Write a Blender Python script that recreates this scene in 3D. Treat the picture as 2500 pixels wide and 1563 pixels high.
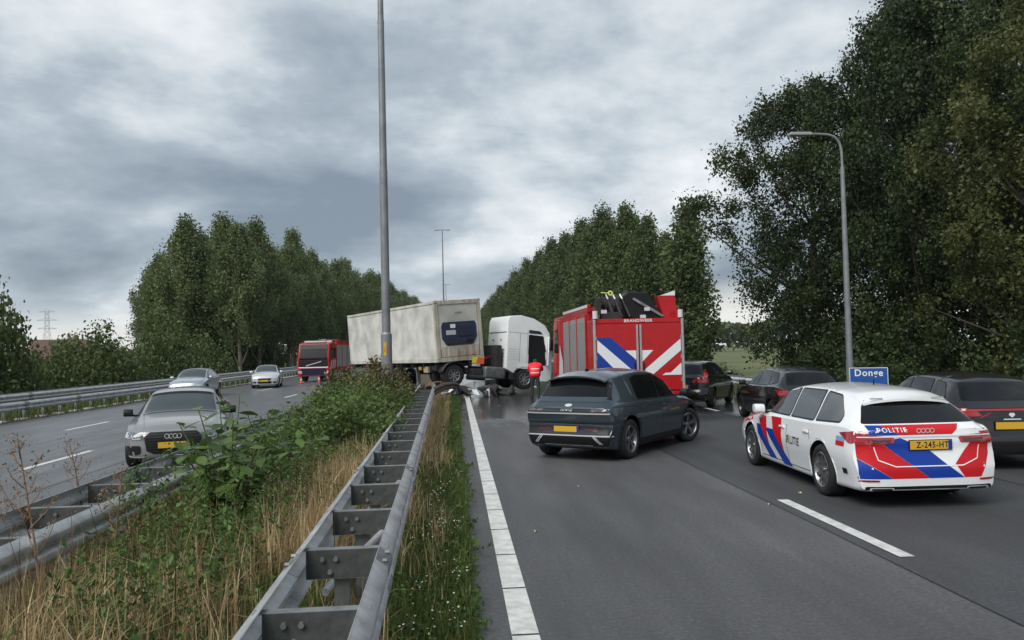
import bpy, bmesh, math, random
import numpy as np
from mathutils import Vector, Matrix
from mathutils.bvhtree import BVHTree

# ------------------------------------------------------------------ clear
for o in list(bpy.data.objects): bpy.data.objects.remove(o)
SC = bpy.context.scene
C = SC.collection
R = math.radians

# ------------------------------------------------------------------ camera
FPX, PITCH, YAW, ROLL, CH = 1991.73, 0.03607, 0.06953, -0.02347, 2.072
cam = bpy.data.cameras.new('camera'); co = bpy.data.objects.new('camera', cam); C.objects.link(co)
cam.sensor_width = 36; cam.lens = FPX/2500*36; cam.clip_start = .05; cam.clip_end = 6000
fw = Vector((math.sin(YAW)*math.cos(PITCH), math.cos(YAW)*math.cos(PITCH), math.sin(PITCH)))
rt = Vector((math.cos(YAW), -math.sin(YAW), 0)); up = rt.cross(fw)
r2 = math.cos(ROLL)*rt+math.sin(ROLL)*up; u2 = -math.sin(ROLL)*rt+math.cos(ROLL)*up
M = Matrix.Identity(4)
for i in range(3): M[i][0] = r2[i]; M[i][1] = u2[i]; M[i][2] = -fw[i]
M[2][3] = CH
co.matrix_world = M
SC.camera = co
SC.render.resolution_x = 1024; SC.render.resolution_y = 640

# ------------------------------------------------------------------ world: cloudy sky
SUN_EL, SUN_AZ = R(48), R(-138)      # azimuth clockwise from +Y (behind left)
w = bpy.data.worlds.new('World'); SC.world = w; w.use_nodes = True
nt = w.node_tree; nt.nodes.clear()
def N(t, **k):
    n = nt.nodes.new(t)
    for a, b in k.items(): setattr(n, a, b)
    return n
L = lambda a, b: nt.links.new(a, b)
def VM(op, a, b=None):
    n = N('ShaderNodeMath', operation=op)
    for i, s in enumerate((a, b)):
        if s is None: continue
        if isinstance(s, (int, float)): n.inputs[i].default_value = s
        else: L(s, n.inputs[i])
    return n.outputs[0]
out = N('ShaderNodeOutputWorld'); tc = N('ShaderNodeTexCoord'); sep = N('ShaderNodeSeparateXYZ')
L(tc.outputs['Generated'], sep.inputs[0])
den = VM('ADD', VM('MAXIMUM', sep.outputs[2], 0.0), 0.30)
cmb = N('ShaderNodeCombineXYZ'); L(VM('DIVIDE', sep.outputs[0], den), cmb.inputs[0]); L(VM('DIVIDE', sep.outputs[1], den), cmb.inputs[1])
n1 = N('ShaderNodeTexNoise'); n1.inputs['Scale'].default_value = 1.2; n1.inputs['Detail'].default_value = 10; n1.inputs['Roughness'].default_value = .57; n1.inputs['Distortion'].default_value = .1
mp = N('ShaderNodeMapping'); mp.inputs['Location'].default_value = (3.1, 9.9, 31.0); mp.inputs['Scale'].default_value = (1.0, 1.0, 1); L(cmb.outputs[0], mp.inputs[0]); L(mp.outputs[0], n1.inputs['Vector'])
n2 = N('ShaderNodeTexNoise'); n2.inputs['Scale'].default_value = .75; n2.inputs['Detail'].default_value = 3
mp2 = N('ShaderNodeMapping'); mp2.inputs['Location'].default_value = (7.3, 4.4, 0); L(cmb.outputs[0], mp2.inputs[0]); L(mp2.outputs[0], n2.inputs['Vector'])
cv = VM('ADD', VM('MULTIPLY', n1.outputs[0], .78), VM('MULTIPLY', n2.outputs[0], .22))
rp = N('ShaderNodeValToRGB'); e = rp.color_ramp.elements
e[0].position = .40; e[0].color = (.155, .192, .232, 1); e[1].position = .635; e[1].color = (.62, .635, .645, 1)
x = e.new(.455); x.color = (.215, .256, .298, 1); x = e.new(.51); x.color = (.29, .336, .378, 1); x = e.new(.56); x.color = (.43, .468, .497, 1)
L(cv, rp.inputs[0])
hz = N('ShaderNodeMapRange'); hz.interpolation_type = 'SMOOTHSTEP'
L(VM('ADD', sep.outputs[2], VM('MULTIPLY', VM('SUBTRACT', n1.outputs[0], .5), .12)), hz.inputs[0])
hz.inputs[1].default_value = .015; hz.inputs[2].default_value = .07; hz.inputs[3].default_value = 1; hz.inputs[4].default_value = 0
mx = N('ShaderNodeMix', data_type='RGBA'); L(hz.outputs[0], mx.inputs[0]); L(rp.outputs[0], mx.inputs[6]); mx.inputs[7].default_value = (.60, .60, .575, 1)
bg = N('ShaderNodeBackground'); L(mx.outputs[2], bg.inputs[0]); bg.inputs[1].default_value = 1.0
sky = N('ShaderNodeTexSky', sky_type='NISHITA'); sky.sun_disc = False; sky.sun_elevation = SUN_EL; sky.sun_rotation = SUN_AZ
bg2 = N('ShaderNodeBackground'); L(sky.outputs[0], bg2.inputs[0]); bg2.inputs[1].default_value = .08
ms = N('ShaderNodeMixShader'); ms.inputs[0].default_value = .94; L(bg2.outputs[0], ms.inputs[1]); L(bg.outputs[0], ms.inputs[2]); L(ms.outputs[0], out.inputs[0])
# ------------------------------------------------------------------ sun
sl = bpy.data.lights.new('sun', 'SUN'); sl.energy = 2.0; sl.angle = R(45); sl.color = (1, .97, .92)
so = bpy.data.objects.new('sun', sl); C.objects.link(so)
sd = Vector((math.sin(SUN_AZ)*math.cos(SUN_EL), math.cos(SUN_AZ)*math.cos(SUN_EL), math.sin(SUN_EL)))
so.rotation_euler = sd.to_track_quat('Z', 'Y').to_euler(); so.location = (0, 0, 60)
SC.view_settings.view_transform = 'Standard'; SC.view_settings.look = 'None'; SC.view_settings.exposure = .66; SC.view_settings.gamma = 1
SC.view_settings.use_curve_mapping = False
try: SC.cycles.max_bounces = 6; SC.cycles.transparent_max_bounces = 6
except Exception: pass

# ------------------------------------------------------------------ materials
MT = {}
def mat(name, col, rough=.5, metal=0, coat=0, spec=.5, var=0, vscale=6, bump=0, bscale=40, col2=None, sub=0, emit=0, stretch=None):
    if name in MT: return MT[name]
    m = bpy.data.materials.new(name); m.use_nodes = True; t = m.node_tree; b = t.nodes['Principled BSDF']
    b.inputs['Base Color'].default_value = (*col, 1); b.inputs['Roughness'].default_value = rough; b.inputs['Metallic'].default_value = metal
    b.inputs['Specular IOR Level'].default_value = spec; b.inputs['Coat Weight'].default_value = coat; b.inputs['Coat Roughness'].default_value = .04
    if emit: b.inputs['Emission Color'].default_value = (*col, 1); b.inputs['Emission Strength'].default_value = emit
    if var or col2 or bump:
        tc = t.nodes.new('ShaderNodeTexCoord'); mp = t.nodes.new('ShaderNodeMapping'); t.links.new(tc.outputs['Object'], mp.inputs[0])
        if stretch: mp.inputs['Scale'].default_value = stretch
    if var or col2:
        n = t.nodes.new('ShaderNodeTexNoise'); n.inputs['Scale'].default_value = vscale; n.inputs['Detail'].default_value = 6; n.inputs['Roughness'].default_value = .6
        t.links.new(mp.outputs[0], n.inputs['Vector'])
        r = t.nodes.new('ShaderNodeValToRGB'); r.color_ramp.elements[0].position = .35; r.color_ramp.elements[1].position = .68
        c2 = col2 if col2 else tuple(min(1, c*(1+var)) for c in col); c1 = col if col2 else tuple(c*(1-var) for c in col)
        r.color_ramp.elements[0].color = (*c1, 1); r.color_ramp.elements[1].color = (*c2, 1)
        t.links.new(n.outputs[0], r.inputs[0]); t.links.new(r.outputs[0], b.inputs['Base Color'])
        mr = t.nodes.new('ShaderNodeMapRange'); mr.inputs[3].default_value = rough*.85; mr.inputs[4].default_value = min(1, rough*1.2)
        t.links.new(n.outputs[0], mr.inputs[0]); t.links.new(mr.outputs[0], b.inputs['Roughness'])
    if bump:
        n = t.nodes.new('ShaderNodeTexNoise'); n.inputs['Scale'].default_value = bscale; n.inputs['Detail'].default_value = 4
        t.links.new(mp.outputs[0], n.inputs['Vector'])
        bp = t.nodes.new('ShaderNodeBump'); bp.inputs['Strength'].default_value = bump; bp.inputs['Distance'].default_value = .02
        t.links.new(n.outputs[0], bp.inputs['Height']); t.links.new(bp.outputs[0], b.inputs['Normal'])
    MT[name] = m; return m
def leafmat(name, c1, c2, trans=.25, rough=.5):
    if name in MT: return MT[name]
    m = bpy.data.materials.new(name); m.use_nodes = True; t = m.node_tree; b = t.nodes['Principled BSDF']
    a = t.nodes.new('ShaderNodeAttribute'); a.attribute_name = 'rnd'
    r = t.nodes.new('ShaderNodeValToRGB'); r.color_ramp.elements[0].color = (*c1, 1); r.color_ramp.elements[1].color = (*c2, 1)
    t.links.new(a.outputs['Fac'], r.inputs[0]); t.links.new(r.outputs[0], b.inputs['Base Color'])
    b.inputs['Roughness'].default_value = rough; b.inputs['Specular IOR Level'].default_value = .3
    tr = t.nodes.new('ShaderNodeBsdfTranslucent'); t.links.new(r.outputs[0], tr.inputs[0])
    mxs = t.nodes.new('ShaderNodeMixShader'); mxs.inputs[0].default_value = trans
    t.links.new(b.outputs[0], mxs.inputs[1]); t.links.new(tr.outputs[0], mxs.inputs[2]); t.links.new(mxs.outputs[0], t.nodes['Material Output'].inputs[0])
    MT[name] = m; return m

def asphalt(name, base, wet0, wet1, seed, joint=None, rmin=.15, wetk=.55, rmax=.66, spec=.5):
    """wet asphalt: fine aggregate, traffic-worn bands, wet film as low roughness patches"""
    m = bpy.data.materials.new(name); m.use_nodes = True; t = m.node_tree; b = t.nodes['Principled BSDF']
    nn = lambda k: t.nodes.new(k); lk = t.links.new
    tc = nn('ShaderNodeTexCoord')
    def noise(scale, det, rough=.6, sc=(1, 1, 1), loc=(0, 0, 0)):
        mp = nn('ShaderNodeMapping'); mp.inputs['Scale'].default_value = sc; mp.inputs['Location'].default_value = loc; lk(tc.outputs['Object'], mp.inputs[0])
        n = nn('ShaderNodeTexNoise'); n.inputs['Scale'].default_value = scale; n.inputs['Detail'].default_value = det; n.inputs['Roughness'].default_value = rough
        lk(mp.outputs[0], n.inputs['Vector']); return n.outputs[0]
    def mth(op, a, c):
        n = nn('ShaderNodeMath'); n.operation = op
        for i, s in enumerate((a, c)):
            if isinstance(s, (int, float)): n.inputs[i].default_value = s
            else: lk(s, n.inputs[i])
        return n.outputs[0]
    fine = noise(24, 5, .85); mid = noise(1.1, 4, .55, (1.6, .25, 1), (seed, 0, 0)); big = noise(.22, 5, .6, (1.5, .5, 1), (seed*2.1, 3, 0))
    v = mth('ADD', mth('MULTIPLY', fine, 3.2), mth('MULTIPLY', mid, 1.3)); v = mth('ADD', v, mth('MULTIPLY', big, 1.3))
    mr = nn('ShaderNodeMapRange'); lk(v, mr.inputs[0]); mr.inputs[1].default_value = 1.8; mr.inputs[2].default_value = 4.0
    cr = nn('ShaderNodeValToRGB'); lk(mr.outputs[0], cr.inputs[0])
    ce = cr.color_ramp.elements; ce[0].color = (*[c*.35 for c in base], 1); ce[1].color = (*[c*2.3 for c in base], 1); x = ce.new(.5); x.color = (*base, 1)
    col = cr.outputs[0]
    sp = nn('ShaderNodeSeparateXYZ'); lk(tc.outputs['Object'], sp.inputs[0])
    if joint:
        st = nn('ShaderNodeMapRange'); wob = mth('ADD', sp.outputs[0], mth('MULTIPLY', mth('SUBTRACT', mid, .5), .10)); lk(wob, st.inputs[0])
        st.inputs[1].default_value = joint[0]-.03; st.inputs[2].default_value = joint[0]+.03
        mx = nn('ShaderNodeMix'); mx.data_type = 'RGBA'; mx.blend_type = 'MULTIPLY'; lk(st.outputs[0], mx.inputs[0]); lk(col, mx.inputs[6]); mx.inputs[7].default_value = (*joint[1], 1); col = mx.outputs[2]
    # wetness grows with distance towards the leak / in patches
    wy = nn('ShaderNodeMapRange'); lk(sp.outputs[1], wy.inputs[0]); wy.inputs[1].default_value = wet0; wy.inputs[2].default_value = wet1; wy.inputs[3].default_value = -.22; wy.inputs[4].default_value = .16
    ws = mth('ADD', mth('ADD', mth('MULTIPLY', mid, .5), mth('MULTIPLY', big, .5)), wy.outputs[0])
    rr = nn('ShaderNodeMapRange'); lk(ws, rr.inputs[0]); rr.inputs[1].default_value = .42; rr.inputs[2].default_value = .62; rr.inputs[3].default_value = rmax; rr.inputs[4].default_value = rmin
    wf = nn('ShaderNodeMapRange'); lk(ws, wf.inputs[0]); wf.inputs[1].default_value = .45; wf.inputs[2].default_value = .64
    mw = nn('ShaderNodeMix'); mw.data_type = 'RGBA'; mw.blend_type = 'MULTIPLY'; lk(wf.outputs[0], mw.inputs[0]); lk(col, mw.inputs[6]); mw.inputs[7].default_value = (wetk, wetk, wetk*1.02, 1); lk(mw.outputs[2], b.inputs['Base Color'])
    lk(rr.outputs[0], b.inputs['Roughness']); b.inputs['Specular IOR Level'].default_value = spec
    bp = nn('ShaderNodeBump'); bp.inputs['Distance'].default_value = .006; lk(fine, bp.inputs['Height'])
    bs = nn('ShaderNodeMapRange'); lk(ws, bs.inputs[0]); bs.inputs[1].default_value = .45; bs.inputs[2].default_value = .62; bs.inputs[3].default_value = .8; bs.inputs[4].default_value = .12
    lk(bs.outputs[0], bp.inputs['Strength']); lk(bp.outputs[0], b.inputs['Normal'])
    return m

steel = mat('galvanised', (.50, .51, .52), .42, .45, var=.26, vscale=4.5, bump=.08, bscale=25)
steel2 = mat('dull_steel', (.25, .26, .26), .5, .5, var=.35, vscale=5)
darkst = mat('dark_steel', (.035, .036, .038), .5, .3, var=.3)
steel_shade = mat('shaded_web_steel', (.075, .08, .078), .6, .3, var=.4, vscale=7)  # shade of the backlit spacer webs, put into a darker steel colour
black = mat('black_plastic', (.012, .012, .013), .45, spec=.25)
rubber = mat('rubber', (.013, .013, .014), .75, var=.3, vscale=20)
glass = mat('tinted_glass', (.006, .007, .008), .04, spec=.42)
glassl = mat('clear_glass', (.055, .066, .07), .04, spec=.75)
chrome = mat('chrome', (.70, .71, .72), .28, .35)
rimm = mat('alloy', (.30, .30, .31), .3, .85)
rimd = mat('dark_alloy', (.09, .09, .095), .32, .8)
white = mat('white_paint', (.80, .81, .82), .28, 0, .8)
redl = mat('red_livery', (.52, .008, .014), .4, 0, .15, spec=.3)
bluel = mat('blue_livery', (.006, .04, .30), .4, 0, .15, spec=.3)
whitel = mat('white_livery', (.74, .75, .76), .35, 0, .3)
lampr = mat('red_lamp', (.33, .008, .014), .08, 0, 1)
lampd = mat('dark_lamp', (.05, .006, .01), .08, 0, 1)
lampc = mat('clear_lamp', (.55, .57, .60), .1, .3, 1)
yellow = mat('plate_yellow', (.62, .36, .03), .45)
inkm = mat('ink', (.01, .01, .01), .5)
seam = mat('seam', (.008, .008, .009), .6)

# ------------------------------------------------------------------ object helpers
def link(o): C.objects.link(o); return o
def tag(o, label=None, cat=None, group=None, kind=None):
    if label: o['label'] = label
    if cat: o['category'] = cat
    if group: o['group'] = group
    if kind: o['kind'] = kind
    return o
def empty(name, loc=(0, 0, 0), rz=0, mtx=None):
    o = link(bpy.data.objects.new(name, None)); o.empty_display_size = .2
    if mtx is not None: o.matrix_world = mtx
    else: o.location = loc; o.rotation_euler = (0, 0, rz)
    return o
def mobj(name, me, m, parent=None):
    o = link(bpy.data.objects.new(name, me))
    if m is not None and not me.materials:
        for x in (m if isinstance(m, (list, tuple)) else [m]): me.materials.append(x)
    if parent: o.parent = parent
    return o
def copy_tree(o, parent=None):
    c = link(o.copy()); c.parent = parent
    for ch in o.children: copy_tree(ch, c)
    return c
def heading(h): return math.pi/2-h
def frame(pos, h, pitch=0, roll=0):
    """x forward (heading clockwise from +Y), y left, z up; pitch nose-up, roll>0 leans to the left"""
    s, c = math.sin(h), math.cos(h); fx = Vector((s, c, 0)); ly = Vector((-c, s, 0)); uz = Vector((0, 0, 1))
    f2 = math.cos(pitch)*fx+math.sin(pitch)*uz; a2 = -math.sin(pitch)*fx+math.cos(pitch)*uz
    l3 = math.cos(roll)*ly-math.sin(roll)*a2; u3 = math.sin(roll)*ly+math.cos(roll)*a2
    m = Matrix.Identity(4)
    for i in range(3): m[i][0] = f2[i]; m[i][1] = l3[i]; m[i][2] = u3[i]; m[i][3] = pos[i]
    return m
class MB:
    def __init__(s): s.v = []; s.f = []; s.mi = []; s.cur = 0
    def add(s, vs, fs):
        k = len(s.v); s.v += [tuple(v) for v in vs]; s.f += [tuple(i+k for i in f) for f in fs]; s.mi += [s.cur]*len(fs); return s
    def mat(s, i): s.cur = i; return s
    def box(s, c, d, rot=None):
        x, y, z = d[0]/2, d[1]/2, d[2]/2
        vs = [Vector((a*x, b*y, e*z)) for e in (-1, 1) for b in (-1, 1) for a in (-1, 1)]
        if rot is not None: vs = [rot @ v for v in vs]
        return s.add([v+Vector(c) for v in vs], [(0, 2, 3, 1), (4, 5, 7, 6), (0, 1, 5, 4), (2, 6, 7, 3), (0, 4, 6, 2), (1, 3, 7, 5)])
    def bar(s, p0, p1, wd, ht):
        p0, p1 = Vector(p0), Vector(p1); d = p1-p0; q = d.to_track_quat('X', 'Z').to_matrix()
        return s.box((p0+p1)/2, (d.length, wd, ht), q)
    def cyl(s, p0, p1, r0, r1=None, n=12, cap=True):
        r1 = r0 if r1 is None else r1; p0, p1 = Vector(p0), Vector(p1); q = (p1-p0).to_track_quat('Z', 'Y').to_matrix()
        vs = [p0+q @ Vector((r0*math.cos(a), r0*math.sin(a), 0)) for a in [i*2*math.pi/n for i in range(n)]]+[p1+q @ Vector((r1*math.cos(a), r1*math.sin(a), 0)) for a in [i*2*math.pi/n for i in range(n)]]
        fs = [(i, (i+1) % n, n+(i+1) % n, n+i) for i in range(n)]
        if cap: fs += [tuple(range(n-1, -1, -1)), tuple(range(n, 2*n))]
        return s.add(vs, fs)
    def tube(s, pts, rs, n=8):
        pts = [Vector([float(c) for c in p]) for p in pts]
        rs = [float(q) for q in rs] if isinstance(rs, (list, tuple)) else [rs]*len(pts)
        vs = []; prev = None
        for i, p in enumerate(pts):
            d = (pts[min(i+1, len(pts)-1)]-pts[max(i-1, 0)]).normalized()
            if prev is None: a = d.orthogonal().normalized()
            else: a = (prev-d*prev.dot(d)); a = a.normalized() if a.length > 1e-6 else d.orthogonal().normalized()
            prev = a; b = d.cross(a)
            vs += [p+rs[i]*(a*math.cos(t)+b*math.sin(t)) for t in [k*2*math.pi/n for k in range(n)]]
        fs = [(i*n+k, i*n+(k+1) % n, (i+1)*n+(k+1) % n, (i+1)*n+k) for i in range(len(pts)-1) for k in range(n)]
        fs += [tuple(range(n-1, -1, -1)), tuple(range((len(pts)-1)*n, len(pts)*n))]
        return s.add(vs, fs)
    def prism(s, poly, y0, y1, inset=None):
        """side-view polygon (x,z) extruded along y"""
        n = len(poly); vs = [(x, y0, z) for x, z in poly]+[(x, y1, z) for x, z in poly]
        fs = [tuple(range(n)), tuple(range(2*n-1, n-1, -1))]+[(i, n+i, n+(i+1) % n, (i+1) % n) for i in range(n)]
        return s.add(vs, fs)
    def lathe(s, prof, n=24, closed=False):
        """profile (r, y) round the y axis"""
        k = len(prof); vs = [(r*math.cos(a), y, r*math.sin(a)) for a in [i*2*math.pi/n for i in range(n)] for r, y in prof]
        m = k if closed else k-1
        fs = [(i*k+j, i*k+(j+1) % k, ((i+1) % n)*k+(j+1) % k, ((i+1) % n)*k+j) for i in range(n) for j in range(m)]
        return s.add(vs, fs)
    def mesh(s, name, bevel=0, smooth=None, segs=2):
        me = bpy.data.meshes.new(name); me.from_pydata(s.v, [], s.f)
        me.polygons.foreach_set('material_index', s.mi)
        bm = bmesh.new(); bm.from_mesh(me); bmesh.ops.remove_doubles(bm, verts=bm.verts, dist=1e-5); bmesh.ops.recalc_face_normals(bm, faces=bm.faces)
        if bevel:
            es = [e for e in bm.edges if len(e.link_faces) == 2 and e.calc_face_angle(0) > .5]
            bmesh.ops.bevel(bm, geom=es, offset=bevel, segments=segs, affect='EDGES', profile=.6, clamp_overlap=True)
        bm.to_mesh(me); bm.free()
        if smooth:
            me.polygons.foreach_set('use_smooth', [True]*len(me.polygons)); me.set_sharp_from_angle(angle=R(smooth))
        return me
    def build(s, name, m, parent=None, bevel=0, smooth=None, segs=2):
        return mobj(name, s.mesh(name, bevel, smooth, segs), m, parent)

def chaikin(p, it=2, closed=False):
    p = [tuple(map(float, q)) for q in p]
    for _ in range(it):
        o = []; n = len(p); rng = range(n) if closed else range(n-1)
        if not closed: o.append(p[0])
        for i in rng:
            a, b = p[i], p[(i+1) % n]
            o += [tuple(.75*u+.25*v for u, v in zip(a, b)), tuple(.25*u+.75*v for u, v in zip(a, b))]
        if not closed: o.append(p[-1])
        p = o
    return p
def pchip(xs, ys, xq):
    xs = np.array(xs, float); ys = np.array(ys, float); h = np.diff(xs); d = np.diff(ys)/h; m = np.zeros(len(xs))
    for i in range(1, len(xs)-1):
        if d[i-1]*d[i] > 0: w1 = 2*h[i]+h[i-1]; w2 = h[i]+2*h[i-1]; m[i] = (w1+w2)/(w1/d[i-1]+w2/d[i])
    m[0] = d[0]; m[-1] = d[-1]
    k = np.clip(np.searchsorted(xs, xq)-1, 0, len(xs)-2); t = (xq-xs[k])/h[k]
    return (1+2*t)*(1-t)**2*ys[k]+t*(1-t)**2*h[k]*m[k]+t*t*(3-2*t)*ys[k+1]+t*t*(t-1)*h[k]*m[k+1]

def decal(name, polys, axis, bvh, m, parent, off=.004, step=.06, tess=True):
    """panel that follows the surface below: polygons in (u,v), laid on from one side"""
    bm = bmesh.new()
    for p in polys:
        vs = [bm.verts.new((a, b, 0)) for a, b in p]
        try: bm.faces.new(vs)
        except Exception: pass
    if tess:
        bmesh.ops.triangulate(bm, faces=bm.faces)
        for ax in (0, 1):
            cs = [v.co[ax] for v in bm.verts]; k = math.ceil(min(cs)/step)
            while k*step < max(cs):
                pc = [0, 0, 0]; pn = [0, 0, 0]; pc[ax] = k*step; pn[ax] = 1
                bmesh.ops.bisect_plane(bm, geom=list(bm.verts)+list(bm.edges)+list(bm.faces), plane_co=pc, plane_no=pn, dist=1e-5); k += 1
    rd = {'L': Vector((0, -1, 0)), 'R': Vector((0, 1, 0)), 'B': Vector((1, 0, 0)), 'F': Vector((-1, 0, 0)), 'T': Vector((0, 0, -1))}[axis]
    for v in bm.verts:
        a, b = v.co.x, v.co.y
        o = {'L': (a, 4, b), 'R': (a, -4, b), 'B': (-12, a, b), 'F': (12, a, b), 'T': (a, b, 9)}[axis]
        h = bvh.ray_cast(Vector(o), rd)
        if h[0] is None:
            g = Vector(o)-rd*0; g = {'L': Vector((a, .8, b)), 'R': Vector((a, -.8, b)), 'B': Vector((-2, a, b)), 'F': Vector((2, a, b)), 'T': Vector((a, b, 1))}[axis]
            h = bvh.find_nearest(g)
        nr = h[1]
        if nr.dot(rd) > 0: nr = -nr
        v.co = h[0]+nr*off*.5-rd*off*.5
    bm.normal_update()
    if axis != 'T':
        bmesh.ops.delete(bm, geom=[f for f in bm.faces if abs(f.normal.dot(rd)) < .1 or max(e.calc_length() for e in f.edges) > 4*step+.2], context='FACES'); bm.normal_update()
    fl = [f for f in bm.faces if f.normal.dot(rd) > 0]
    bmesh.ops.reverse_faces(bm, faces=fl)
    me = bpy.data.meshes.new(name); bm.to_mesh(me); bm.free()
    me.polygons.foreach_set('use_smooth', [True]*len(me.polygons))
    return mobj(name, me, m, parent)
def strip(pts, wd):
    out = []
    for (a, b), (c, d) in zip(pts[:-1], pts[1:]):
        l = math.hypot(c-a, d-b) or 1; nx, ny = -(d-b)/l*wd/2, (c-a)/l*wd/2
        out.append([(a+nx, b+ny), (c+nx, d+ny), (c-nx, d-ny), (a-nx, b-ny)])
    return out
TXT = {}
def text_polys(s, size, sx=1.0, flip=1, c=(0, 0), spacing=1.0):
    cu = bpy.data.curves.new('t', 'FONT'); cu.body = s; cu.size = size; cu.align_x = 'CENTER'; cu.align_y = 'CENTER'; cu.space_character = spacing; cu.resolution_u = 3
    cu.offset = size*.018
    o = bpy.data.objects.new('t', cu); C.objects.link(o); bpy.context.view_layer.update()
    me = o.evaluated_get(bpy.context.evaluated_depsgraph_get()).to_mesh()
    ps = [[(c[0]+flip*sx*me.vertices[i].co.x, c[1]+me.vertices[i].co.y) for i in p.vertices] for p in me.polygons]
    o.to_mesh_clear(); bpy.data.objects.remove(o); bpy.data.curves.remove(cu)
    return ps
def bvh_of(me):
    bm = bmesh.new(); bm.from_mesh(me); b = BVHTree.FromBMesh(bm); bm.free(); return b
def tri_mesh(name, V, F, rnd=None):
    me = bpy.data.meshes.new(name); V = np.asarray(V, np.float32); F = np.asarray(F, np.int32)
    me.vertices.add(len(V)); me.vertices.foreach_set('co', V.ravel()); me.loops.add(F.size); me.loops.foreach_set('vertex_index', F.ravel())
    me.polygons.add(len(F)); me.polygons.foreach_set('loop_start', np.arange(len(F), dtype=np.int32)*F.shape[1])
    me.update(calc_edges=True)
    if rnd is not None:
        a = me.attributes.new('rnd', 'FLOAT', 'FACE'); a.data.foreach_set('value', np.asarray(rnd, np.float32))
    return me
# ================================================================== SETTING
rs = np.random.RandomState(7)
def grid(name, x0, x1, y0, y1, nx, ny, zf, m, kind='structure'):
    xs = np.linspace(x0, x1, nx+1); ys = np.linspace(y0, y1, ny+1); X, Y = np.meshgrid(xs, ys)
    V = np.stack([X, Y, zf(X, Y)], -1).reshape(-1, 3); i = np.arange(nx)[None]+np.arange(ny)[:, None]*(nx+1); i = i.ravel()
    F = np.stack([i, i+1, i+nx+2, i+nx+1], 1); me = tri_mesh(name, V, F); me.polygons.foreach_set('use_smooth', [True]*len(F))
    return tag(mobj(name, me, m), kind=kind)
grassg = mat('field_grass', (.055, .085, .022), .9, var=.35, vscale=.05, col2=(.16, .15, .05))
soil = mat('verge_soil', (.045, .04, .022), .95, vscale=5, col2=(.10, .085, .04), bump=.6, bscale=30)
xs = np.array([-2500, -600, -200, -90, -40, -26, -18, -16, 0, 12, 14, 20, 40, 90, 200, 600, 2500.]); ys = np.array([-60, 0, 30, 60, 90, 130, 200, 300, 450, 700, 1200, 2500.])
X, Y = np.meshgrid(xs, ys); Zg = np.where((X > 13.9) | (X < -17.9), -1.3, -.12); Zg = np.where((X > 19) | (X < -25), -1.6, Zg)
nx = len(xs)-1; i = (np.arange(nx)[None]+np.arange(len(ys)-1)[:, None]*(nx+1)).ravel()
tag(mobj('ground', tri_mesh('ground', np.stack([X, Y, Zg], -1).reshape(-1, 3), np.stack([i, i+1, i+nx+2, i+nx+1], 1)), grassg), kind='structure')
z0 = lambda x, y: 0*x
asR = asphalt('asphalt_right', (.074, .074, .076), 20.5, 25.5, 1.3, joint=(4.02, (.62, .64, .66)))
asL = asphalt('asphalt_left', (.10, .103, .11), 0, 40, 5.1, rmin=.36, wetk=.85, rmax=.5, spec=.8)
grid('right_road', .06, 10.6, -8, 420, 6, 60, z0, asR)
grid('left_road', -15.0, -4.75, -8, 420, 6, 60, z0, asL)
grid('median_ground', -4.75, .06, -8, 420, 30, 800, lambda x, y: .015+.05*np.sin(x*3.1+y*.7)*np.sin(y*1.3)*np.clip((-.2-x)*2, 0, 1)*np.clip((x+4.6)*2, 0, 1), soil)
grid('right_verge', 10.6, 13.9, -8, 420, 4, 60, lambda x, y: .01-.0*x, soil)
grid('left_verge', -17.9, -15.0, -8, 420, 4, 60, lambda x, y: .01-.0*x, soil)

# ---- road markings
paint = mat('road_paint', (.46, .46, .44), .6, vscale=7, col2=(.70, .70, .68), bump=.15, bscale=120)
def marking(name, x0, x1, y0, y1, parent=None, z=.006, skew=0.):
    me = bpy.data.meshes.new(name); me.from_pydata([(x0, y0, z), (x1, y0, z), (x1+skew, y1, z), (x0+skew, y1, z)], [], [(0, 1, 2, 3)])
    return mobj(name, me, paint, parent)
e1 = tag(empty('edge_line'), kind='structure')
y = -1.0; k = 0
while y < 36:
    marking('line_block', .36, .56, y, y+1.13, e1); y += 1.165
marking('line_block', .36, .56, 60, 300, e1)
e2 = tag(empty('lane_line'), kind='structure')
for y in (7.6, 19.6, 31.6, 43.6, 55.6, 67.6, 79.6): marking('dash', 4.19, 4.34, y, y+3, e2)
for y in (9, 21, 33, 45, 57, 69, 81): marking('dash', 8.05, 8.2, y+4, y+7, e2)
e3 = tag(empty('lane_line'), kind='structure')
for y in range(4, 200, 12): marking('dash', -8.36, -8.21, y+.2, y+3.2, e3)
for y in range(0, 200, 12): marking('dash', -11.55, -11.4, y+.9, y+3.9, e3); 


bit = mat('bitumen', (.012, .012, .013), .45)
e4 = tag(empty('road_joint'), kind='structure')
def joint(pts, wd):
    b = MB()
    for (xa, ya), (xb, yb) in zip(pts[:-1], pts[1:]):
        l = math.hypot(xb-xa, yb-ya); nx, ny = -(yb-ya)/l*wd/2, (xb-xa)/l*wd/2
        b.add([(xa+nx, ya+ny, .004), (xb+nx, yb+ny, .004), (xb-nx, yb-ny, .004), (xa-nx, ya-ny, .004)], [(0, 1, 2, 3)])
    b.build('joint_seal', bit, e4)
q = random.Random(5)
joint([(4.03+q.uniform(-.012, .012), y*1.5) for y in range(-2, 60)], .018)
joint([(.1+x*.7, 22.9+q.uniform(-.02, .02)) for x in range(0, 16)], .05)
joint([(7.9+q.uniform(-.012, .012), y*1.5) for y in range(-2, 60)], .016)
joint([(-6.7+q.uniform(-.012, .012), y*1.5) for y in range(-2, 60)], .02)
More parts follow.
